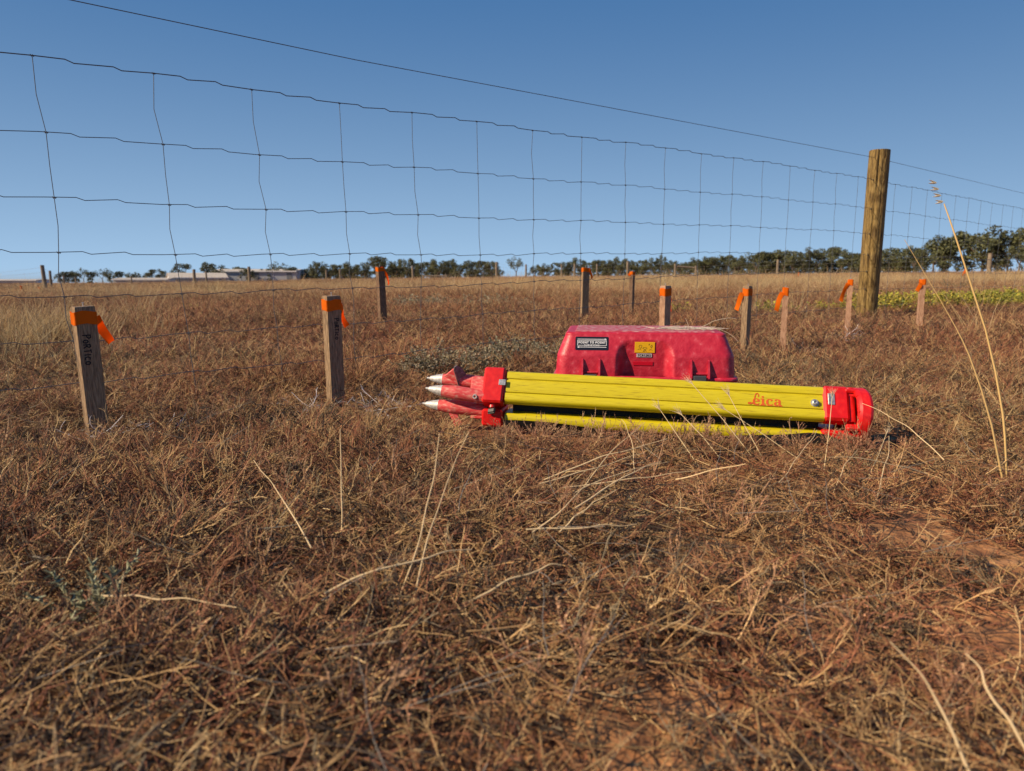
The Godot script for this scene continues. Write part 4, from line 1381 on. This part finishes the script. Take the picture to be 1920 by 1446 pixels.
func trees() -> void:
	var kinds := []
	for i in 4: kinds.append(tree_meshes(700 + i, 1.25, 1.1, 0.12))
	for i in 2: kinds.append(tree_meshes(710 + i, 0.65, 1.2, 0.42))       # airy
	for i in 2: kinds.append(tree_meshes(720 + i, 1.6, 1.0, 0.04))     # dense to the ground
	rng.seed = 77
	var far := "distant gum trees on the skyline"
	var named := [
		[135, 507, 230, 1.3, 6, "small dense dark tree at the far left end of the tree line"],
		[165, 502, 240, 0.9, 4, "thin open tree left of the low white shed"],
		[200, 503, 240, 1.2, 4, "open spreading tree behind the low white shed"],
		[300, 503, 260, 1.3, 0, "rounded tree behind the gap between the white sheds"],
		[350, 492, 260, 1.1, 1, "taller rounded tree behind the gabled white shed"],
		[397, 490, 260, 0.9, 6, "dark round tree at the left end of the long shed"],
		[437, 497, 265, 1.5, 2, "low wide tree behind the long shed's roof"],
		[532, 491, 255, 1.2, 4, "open pale tree at the right end of the long shed"],
		[600, 488, 230, 0.75, 0, "narrow tree just right of the sheds"],
		[708, 479, 215, 0.95, 7, "tallest dark round tree, behind the peg with the lit tape tail"],
		[765, 483, 215, 0.9, 1, "upright tree just right of the tallest round tree"],
		[968, 482, 200, 1.0, 4, "tall open tree standing alone in the gap of the tree line"],
		[1236, 478, 170, 0.7, 3, "narrow tree poking above the line right of the dark peg"],
		[1545, 462, 135, 0.95, 7, "broad dark tree left of the thick fence post"],
		[1760, 440, 108, 1.0, 6, "left half of the big rounded gum clump right of the post"],
		[1830, 427, 105, 1.15, 2, "tallest gum of the clump right of the post"],
		[1878, 432, 104, 0.8, 0, "right-hand gum of the clump right of the post"],
		[1925, 424, 100, 1.0, 1, "gum tree cut by the right edge of the picture"],
	]
	for q in named: plant_tree(kinds, q[4], q[0], q[1], q[2], q[3], q[5], far)
	var tops := [[118, 512], [150, 510], [183, 509], [215, 509], [250, 511], [285, 510], [322, 508], [415, 501], [455, 499], [515, 500], [550, 500], [235, 508], [262, 510], [470, 501], [500, 503], [570, 506], [588, 510], [626, 493], [645, 491], [662, 494], [682, 492], [728, 488], [745, 487], [785, 490], [805, 486], [822, 489], [842, 485], [862, 492], [880, 487], [905, 488], [922, 488], [940, 505], [1000, 497], [1020, 494], [1042, 491], [1062, 489], [1084, 483], [1103, 488], [1122, 487], [1140, 486], [1160, 482], [1178, 485], [1196, 487], [1215, 484], [1254, 488], [1272, 489], [1290, 487], [1308, 483], [1325, 480], [1342, 479], [1360, 476], [1378, 480], [1396, 479], [1414, 471], [1430, 470], [1447, 468], [1465, 467], [1482, 474], [1500, 469], [1522, 464], [1568, 466], [1590, 474], [1612, 478], [1640, 470], [1662, 463], [1682, 467], [1702, 461], [1722, 457], [1740, 452], [1800, 432], [1855, 445], [1900, 455]]
	for q in tops:
		var dist := lerpf(235.0, 112.0, sm(600.0, 1750.0, q[0]))
		var l := count_off("gum tree", q[0])
		plant_tree(kinds, [0, 1, 2, 3, 6, 7, 3, 2][rng.randi() % 8], q[0] + rng.randf_range(-3, 3), q[1], dist + rng.randf_range(-8, 8), rng.randf_range(0.9, 1.2), l, far)
	# understorey filling the row
	for i in 60:
		var px := lerpf(585.0, 1720.0, (i + rng.randf()) / 60.0)
		if px > 935 and px < 1010: continue
		var dist := lerpf(240.0, 118.0, sm(600.0, 1750.0, px)) + 8.0
		plant_tree(kinds, 6 + i % 2, px, lerpf(503.0, 488.0, sm(900.0, 1600.0, px)) + rng.randf_range(-4, 3), dist, 1.5, count_off("low bushy tree", px), far)

func bush(called: String, x: float, f: float, mesh: Mesh, s: float, cc: Color, label: String, category: String, group := "") -> void:
	var t := thing(called, on_ground(x, f), rng.randf() * TAU, label, category, group)
	t.scale = Vector3(s, s, s)
	part_mesh("foliage", mesh, t)

func plants() -> void:
	var grey := [Color(0.24, 0.24, 0.15), Color(0.3, 0.28, 0.19), Color(0.18, 0.18, 0.1), Color(0.36, 0.32, 0.22)]
	var lime := [Color(0.26, 0.27, 0.03), Color(0.34, 0.31, 0.035), Color(0.16, 0.2, 0.03), Color(0.4, 0.34, 0.05)]
	var olive := [Color(0.1, 0.11, 0.05), Color(0.15, 0.15, 0.08), Color(0.07, 0.08, 0.04)]
	var gm := leaf_clump(801, 30, 0.07, 0.09, 0.014, grey, Color(0.2, 0.17, 0.1))
	var lm := leaf_clump(802, 26, 0.1, 0.16, 0.026, lime, Color(0.25, 0.22, 0.06))
	var om := leaf_clump(803, 60, 0.16, 0.3, 0.022, olive, Color(0.14, 0.12, 0.08))
	rng.seed = 810
	var spots := []
	for i in 95:
		var px := rng.randf_range(-0.42, 0.2)
		var f := 2.85 + 0.25 * (px + 0.4) + absf(rng.randfn(0.0, 0.16)) + (0.15 if px > -0.1 else 0.0)
		if blocked(px, -f, 0.04) or bare(px, f) > 0.4: continue
		spots.append([on_ground(px, f), rng.randf() * TAU, rng.randf_range(0.6, 1.1), 0.9, tint(px, f)])
	for i in 26:
		var px := rng.randf_range(-1.2, 0.2)
		spots.append([on_ground(px, rng.randf_range(7.0, 8.5)), rng.randf() * TAU, rng.randf_range(1.0, 1.8), 0.8, tint(px, 7.0)])
	for i in 20:
		var px := rng.randf_range(-0.9, 0.6)
		var f := rng.randf_range(1.2, 3.0)
		if blocked(px, -f, 0.05): continue
		spots.append([on_ground(px, f), rng.randf() * TAU, rng.randf_range(0.3, 0.45), 0.8, tint(px, f)])
	scatter("grey_green_weeds", gm, spots, "low grey-green leafy weeds growing along the fence left of the red case", "weeds")
	spots = []
	for i in 150:
		var px := rng.randf_range(3.15, 6.6)
		var f := 6.3 + (px - 3.4) * 0.5 + absf(rng.randfn(0.0, 0.35))
		spots.append([on_ground(px, f), rng.randf() * TAU, rng.randf_range(0.7, 1.25), rng.randf_range(0.8, 1.1), tint(px, f)])
	for i in 16:
		spots.append([on_ground(rng.randf_range(2.7, 3.3), rng.randf_range(6.1, 6.6)), rng.randf() * TAU, rng.randf_range(0.5, 0.9), 0.9, Color(1, 1, 1)])
	scatter("yellow_green_plants", lm, spots, "strip of yellow-green leafy plants behind the fence at the right", "plants")
	var gr := "small green plants in the paddock"
	for q in [[1.34, 5.9, 0.8, "small green plant seen just left of the two front pegs' tape tails"], [2.0, 5.7, 1.0, "bright green plant between the two orange-taped pegs right of the case"], [2.18, 5.8, 0.8, "smaller green plant touching the bright green one right of the case"], [-2.77, 6.27, 0.55, "tiny yellow-green plant between the two lettered pegs, far behind the fence"], [-1.35, 7.5, 0.3, "tiny green sprout behind the second lettered peg"]]:
		bush("green_plant", q[0], q[1], lm, q[2], Color.WHITE, q[3], "plant", gr)
	bush("shrub", -9.36, 16.1, om, 1.0, Color.WHITE, "round dark olive shrub near the left posts of the far fence", "shrub")
	bush("shrub", 6.85, 11.2, om, 0.9, Color.WHITE, "grey twiggy shrub beside the far post at the right", "shrub")
	# seedling in the foreground
	rng.seed = 820
	var t := thing("seedling", on_ground(-0.5, 0.80), 0.4, "small grey-green seedling in the blurred lower left foreground", "seedling")
	var mb := MB.new()
	for i in 9:
		var pts := twig(mb, Vector3(rng.randf_range(-0.014, 0.014), 0, rng.randf_range(-0.014, 0.014)), rdir(0.6, 1.5), rng.randf_range(0.06, 0.10), 0.0016, 4, 0.15, 0.0, Color(0.26, 0.25, 0.14))
		for k in 34:
			var s := rng.randi_range(0, 3)
			twig(mb, pts[s].lerp(pts[s + 1], rng.randf()), rdir(0.0, 1.3), rng.randf_range(0.006, 0.012), 0.0017, 2, 0.1, 0.0, Color(0.3, 0.31, 0.19) * rng.randf_range(0.75, 1.25))
	part("leaves", mb, M.leaf, t)
	# twigs whitened by marking paint, round the pegs
	var pt := weed_clump(830, 40, 0.05, 0.04, 0.12, 0.0, 0.6, 0.0011, 3, [Color(0.6, 0.58, 0.6), Color(0.5, 0.46, 0.46), Color(0.35, 0.28, 0.25), Color(0.7, 0.68, 0.7)], false)
	for q in [[-1.03, 1.80, 1.0, "white-painted twigs at the foot of the nearest lettered peg"], [-0.92, 1.93, 0.8, "white-painted twigs just right of the nearest lettered peg"], [-0.64, 2.17, 1.0, "white-painted twigs left of the second lettered peg"], [-0.43, 2.16, 1.1, "white-painted twigs right of the second lettered peg"], [-0.36, 2.2, 0.8, "white-painted twigs between the second lettered peg and the tripod feet"], [1.42, 3.52, 0.9, "white-painted twigs at the foot of the pale peg right of the case"], [1.86, 4.0, 1.1, "white-painted twigs at the foot of the peg beside the thick post"], [1.75, 3.8, 0.9, "scattered white-painted twigs between two pale pegs"]]:
		var p := thing("painted_twigs", on_ground(q[0], q[1]), q[0] * 7.0, q[3], "painted twigs", "twigs whitened by marking paint")
		p.scale = Vector3(q[2], q[2] * 0.8, q[2])
		part_mesh("twigs", pt, p)

func shed(px0: float, px1: float, eave: float, ridge: float, dist: float, depth: float, ybase: float, turn: float, label: String, doors: int) -> void:
	var x0 := (px0 - 960.0) / 1350.0 * dist
	var x1 := (px1 - 960.0) / 1350.0 * dist
	var W := x1 - x0
	var yb := 0.41 + (522.0 - ybase) / 1350.0 * dist
	var he := 0.41 + (522.0 - eave) / 1350.0 * dist - yb
	var hr := 0.41 + (522.0 - ridge) / 1350.0 * dist - yb
	var root := thing("farm_shed", Vector3((x0 + x1) * 0.5, yb, -dist - depth * 0.5), turn, label, "shed", "white farm sheds")
	var mb := MB.new()
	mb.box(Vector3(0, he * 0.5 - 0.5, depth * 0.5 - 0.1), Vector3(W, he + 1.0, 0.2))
	part("wall", mb, M.shed_wall_shade, root)
	mb = MB.new()
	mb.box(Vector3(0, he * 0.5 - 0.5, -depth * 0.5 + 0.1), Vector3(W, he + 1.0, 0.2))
	part("wall", mb, M.shed_wall_shade, root)
	for s in [-1.0, 1.0]:
		mb = MB.new()
		var e: float = W * 0.5 * s
		var i: float = e - 0.2 * s
		var a := [Vector2(-depth * 0.5 + 0.2, -1.0), Vector2(depth * 0.5 - 0.2, -1.0), Vector2(depth * 0.5 - 0.2, he), Vector2(0, hr - 0.05), Vector2(-depth * 0.5 + 0.2, he)]
		for xx in [e, i]:
			var f2 := []
			for p in a: f2.append(Vector3(xx, p.y, p.x))
			mb.face_out(f2, Vector3((e + i) * 0.5, he * 0.4, 0))
		for k in a.size():
			var p: Vector2 = a[k]
			var q: Vector2 = a[(k + 1) % a.size()]
			mb.face_out([Vector3(e, p.y, p.x), Vector3(e, q.y, q.x), Vector3(i, q.y, q.x), Vector3(i, p.y, p.x)], Vector3((e + i) * 0.5, he * 0.4, 0))
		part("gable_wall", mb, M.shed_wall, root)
	for s in [-1.0, 1.0]:
		mb = MB.new()
		var p := Vector2(0, hr)
		var q := Vector2(s * (depth * 0.5 + 0.4), he - 0.06)
		var dn := Vector3(0, -0.12, 0)
		var A := Vector3(-W * 0.5 - 0.3, p.y, p.x); var B := Vector3(W * 0.5 + 0.3, p.y, p.x)
		var C := Vector3(W * 0.5 + 0.3, q.y, q.x); var D := Vector3(-W * 0.5 - 0.3, q.y, q.x)
		var inner := Vector3(0, (p.y + q.y) * 0.5 - 0.06, (p.x + q.x) * 0.5)
		mb.face_out([A, B, C, D], inner); mb.face_out([A + dn, B + dn, C + dn, D + dn], inner)
		mb.face_out([A, D, D + dn, A + dn], inner); mb.face_out([B, C, C + dn, B + dn], inner); mb.face_out([C, D, D + dn, C + dn], inner)
		var rf := part("roof", mb, M.shed_roof, root)
		mb = MB.new()
		mb.box(Vector3(0, q.y - 0.2, q.x + 0.12 * s), Vector3(W + 0.6, 0.24, 0.18))
		part("gutter", mb, M.shed_wall, rf)
	for k in doors:
		mb = MB.new()
		mb.box(Vector3(lerpf(-W * 0.36, W * 0.42, k / maxf(1.0, doors - 1.0)), he * 0.42 - 0.3, depth * 0.5 + 0.05), Vector3(W * 0.06 if k % 2 == 0 else W * 0.012, he * 0.84 + 0.6, 0.06))
		part("door" if k % 2 == 0 else "column", mb, M.shed_dark if k % 2 == 0 else M.shed_wall, root)

# ---------------------------------------------------------------- scene
func _ready() -> void:
	# camera: low, pitched down a little
	var cam := Camera3D.new()
	cam.name = "camera"
	add_child(cam)
	cam.position = Vector3(0, 0.41, 0)
	cam.rotation.x = -atan(201.0 / 1350.0)
	var att := CameraAttributesPhysical.new()
	att.frustum_focal_length = 22.406
	att.frustum_focus_distance = 1.95
	att.frustum_near = 0.05
	att.frustum_far = 6000.0
	att.exposure_aperture = 5.6
	cam.attributes = att
	cam.fov = rad_to_deg(2.0 * atan(723.0 / 1350.0))
	cam.near = 0.05
	cam.far = 6000.0
	cam.current = true
	# sky and sun
	var env := Environment.new()
	env.background_mode = Environment.BG_SKY
	var sky := Sky.new()
	var sk := ProceduralSkyMaterial.new()
	sk.sky_top_color = lin(0.014, 0.09, 0.25)
	sk.sky_horizon_color = lin(0.29, 0.44, 0.61)
	sk.sky_curve = 0.13
	sk.ground_bottom_color = lin(0.12, 0.08, 0.05)
	sk.ground_horizon_color = lin(0.3, 0.36, 0.42)
	sk.sun_angle_max = 1.0
	sky.sky_material = sk
	env.sky = sky
	env.tonemap_mode = Environment.TONE_MAPPER_LINEAR
	env.tonemap_exposure = 1.35
	env.sdfgi_enabled = true
	env.ssao_enabled = true
	env.ssil_enabled = true
	var we := WorldEnvironment.new()
	we.name = "world_environment"
	we.environment = env
	add_child(we)
	var sun := DirectionalLight3D.new()
	sun.name = "sun"
	sun.light_energy = 1.6
	sun.light_color = Color(1.0, 0.9, 0.77)
	sun.light_angular_distance = 0.5
	sun.shadow_enabled = true
	add_child(sun)
	var az := deg_to_rad(-70.0)
	var el := deg_to_rad(32.0)
	sun.look_at_from_position(Vector3(sin(az) * cos(el), sin(el), cos(az) * cos(el)), Vector3.ZERO)

	bump.seed = 5; bump.frequency = 0.9; bump.fractal_octaves = 3
	patch.seed = 9; patch.frequency = 0.5; patch.fractal_octaves = 3
	make_materials()

	# ground sheet, fine near the camera and coarse far away
	var xs := PackedFloat32Array()
	var k := 0.0
	var step := 0.05
	while k < 4000.0:
		xs.append(k)
		k += step
		step = maxf(0.05, k * 0.055)
	var full := PackedFloat32Array()
	for i in range(xs.size() - 1, 0, -1): full.append(-xs[i])
	full.append_array(xs)
	var rows := []
	for zi in range(full.size() - 1, -1, -1):
		var row := PackedVector3Array()
		var z := full[zi] - 1.5
		for x in full: row.append(Vector3(x, gy(x, z), z))
		rows.append(row)
	var mb := MB.new()
	mb.grid(rows)
	var g := part("ground", mb, M.soil, self)
	tag(g, "red-brown sandy soil of the dry paddock", "ground", "", "structure")

	main_fence()
	instrument_case()
	tripod()

	var p1 := peg(-1.100, 1.872, 0.335, 52.0, Vector2(0.0, 0.03), M.wood, 1.0, "nearest lettered timber peg at far left, orange tape tail hanging right")
	handwriting("PORTICO", 0.0195, Vector3(-0.0145, 0.262, 0.0145), Vector3(0, -1, 0), Vector3(1, 0, 0), p1)
	var p2 := peg(-0.557, 2.249, 0.352, 50.0, Vector2(0.0, 0.015), M.wood, 1.0, "second lettered timber peg, between the nearest peg and the tripod")
	handwriting("PORTICO", 0.0165, Vector3(-0.002, 0.282, 0.0145), Vector3(0, -1, 0), Vector3(1, 0, 0), p2)
	peg(-0.829, 4.63, 0.378, 50.0, Vector2(0.0, 0.03), M.wood_dark, 1.0, "dark peg behind the fence below the tallest round tree", 0.1, 0.004, 0.03)
	peg(0.512, 5.13, 0.375, 20.0, Vector2(0.0, -0.02), M.wood, 1.0, "greyish lit peg behind the fence above the case's black sticker", 0.06, 0.003, 0.03)
	peg(0.927, 5.63, 0.362, 62.0, Vector2(0.0, -0.03), M.wood_dark, -1.0, "thin almost black peg behind the fence above the case", 0.015, 0.004, 0.028)
	peg(0.672, 3.175, 0.345, 48.0, Vector2(0.0, 0.0), M.wood_pink, 1.0, "peg rising from directly behind the red case", 0.09)
	peg(1.102, 3.404, 0.325, 52.0, Vector2(0.0, -0.03), M.wood, -1.0, "half-lit half-dark peg just right of the red case, tape tail left", 0.08)
	peg(1.345, 3.568, 0.311, 70.0, Vector2(0.0, 0.0), M.wood_pink, -1.0, "pale peg second to the right of the red case, long tape tail", 0.09, 0.001, 0.04)
	peg(1.900, 4.082, 0.318, 66.0, Vector2(0.0, -0.02), M.wood_pink, -1.0, "pale peg immediately left of the thick fence post", 0.1, 0.001, 0.035)
	peg(2.461, 4.357, 0.316, 72.0, Vector2(0.0, -0.02), M.wood_pink, -1.0, "orange-topped peg right of the thick fence post", 0.05, 0.001, 0.035)
	peg(9.19, 14.78, 0.40, 60.0, Vector2(0.0, -0.06), M.wood_dark, -1.0, "small far peg under the gum clump, behind the tall oat stalk", 0.09, 0.0, 0.09)
	peg(12.2, 31.0, 0.40, 60.0, Vector2.ZERO, M.wood_pink, -1.0, "tiny far orange peg left of the thick post", 0.02, 0.0, 0.15)
	peg(-15.2, 22.5, 0.30, 60.0, Vector2.ZERO, M.wood_pink, 1.0, "tiny rust-orange peg farthest left in the paddock", 0.02, 0.0, 0.15)
	peg(-14.7, 22.6, 0.28, 60.0, Vector2.ZERO, M.wood_pink, 1.0, "tiny rust-orange peg below the left far fence posts", 0.02, 0.0, 0.12)

	stalks()
	far_fence([[-31.0, 43.0, 1.1, 0.07, 0.0], [-17.2, 26.8, 1.07, 0.07, 0.06], [-26.0, 41.0, 1.15, 0.07, 0.0], [-34.5, 56.0, 1.1, 0.07, 0.0], [-45.0, 75.0, 1.1, 0.07, 0.0]], "far fence running away at the left with a leaning post")
	far_fence([[-34.0, 65.0, 1.1, 0.07, 0.0], [-19.2, 44.0, 1.15, 0.09, 0.0], [-21.0, 50.0, 1.1, 0.06, 0.0], [-16.6, 46.0, 1.3, 0.09, 0.0], [-15.8, 62.0, 1.3, 0.08, 0.0], [-11.8, 50.0, 1.1, 0.07, 0.0], [-7.6, 56.0, 1.35, 0.1, 0.03], [-6.6, 54.0, 0.7, 0.07, 0.0], [-4.9, 54.0, 0.65, 0.07, 0.0], [-1.1, 52.0, 1.45, 0.1, 0.0], [1.0, 52.0, 1.3, 0.07, 0.0], [3.4, 50.0, 1.25, 0.06, 0.0], [4.3, 50.0, 1.25, 0.08, 0.0], [5.6, 48.0, 1.2, 0.06, 0.0], [7.3, 46.0, 1.3, 0.09, 0.0], [10.3, 46.0, 1.1, 0.08, 0.0], [11.6, 46.0, 0.95, 0.08, 0.0], [15.3, 42.0, 1.2, 0.08, 0.0], [22.9, 35.0, 1.25, 0.11, 0.0], [36.0, 30.0, 1.2, 0.1, 0.0]], "far fence of thin timber posts crossing the paddock below the trees", [[7, 8], [15, 16]])
	shed(403.0, 557.0, 508.0, 504.5, 232.0, 14.0, 527.5, 0.04, "long shed with shade-grey wall and pale roof edge, largest of the white sheds", 5)
	shed(310.0, 409.0, 520.0, 511.5, 215.0, 12.0, 530.5, 0.5, "gabled shed with white end wall and cream roof, middle of the sheds", 0)
	shed(219.0, 315.0, 522.8, 521.0, 205.0, 9.0, 531.0, 0.1, "low white shed, leftmost and flattest of the sheds", 0)
	shed(-40.0, 77.0, 524.6, 523.6, 280.0, 10.0, 530.0, 0.0, "very low pale strip of a shed on the skyline at the far left edge", 0)
	trees()
	plants()
	scatter_weeds()
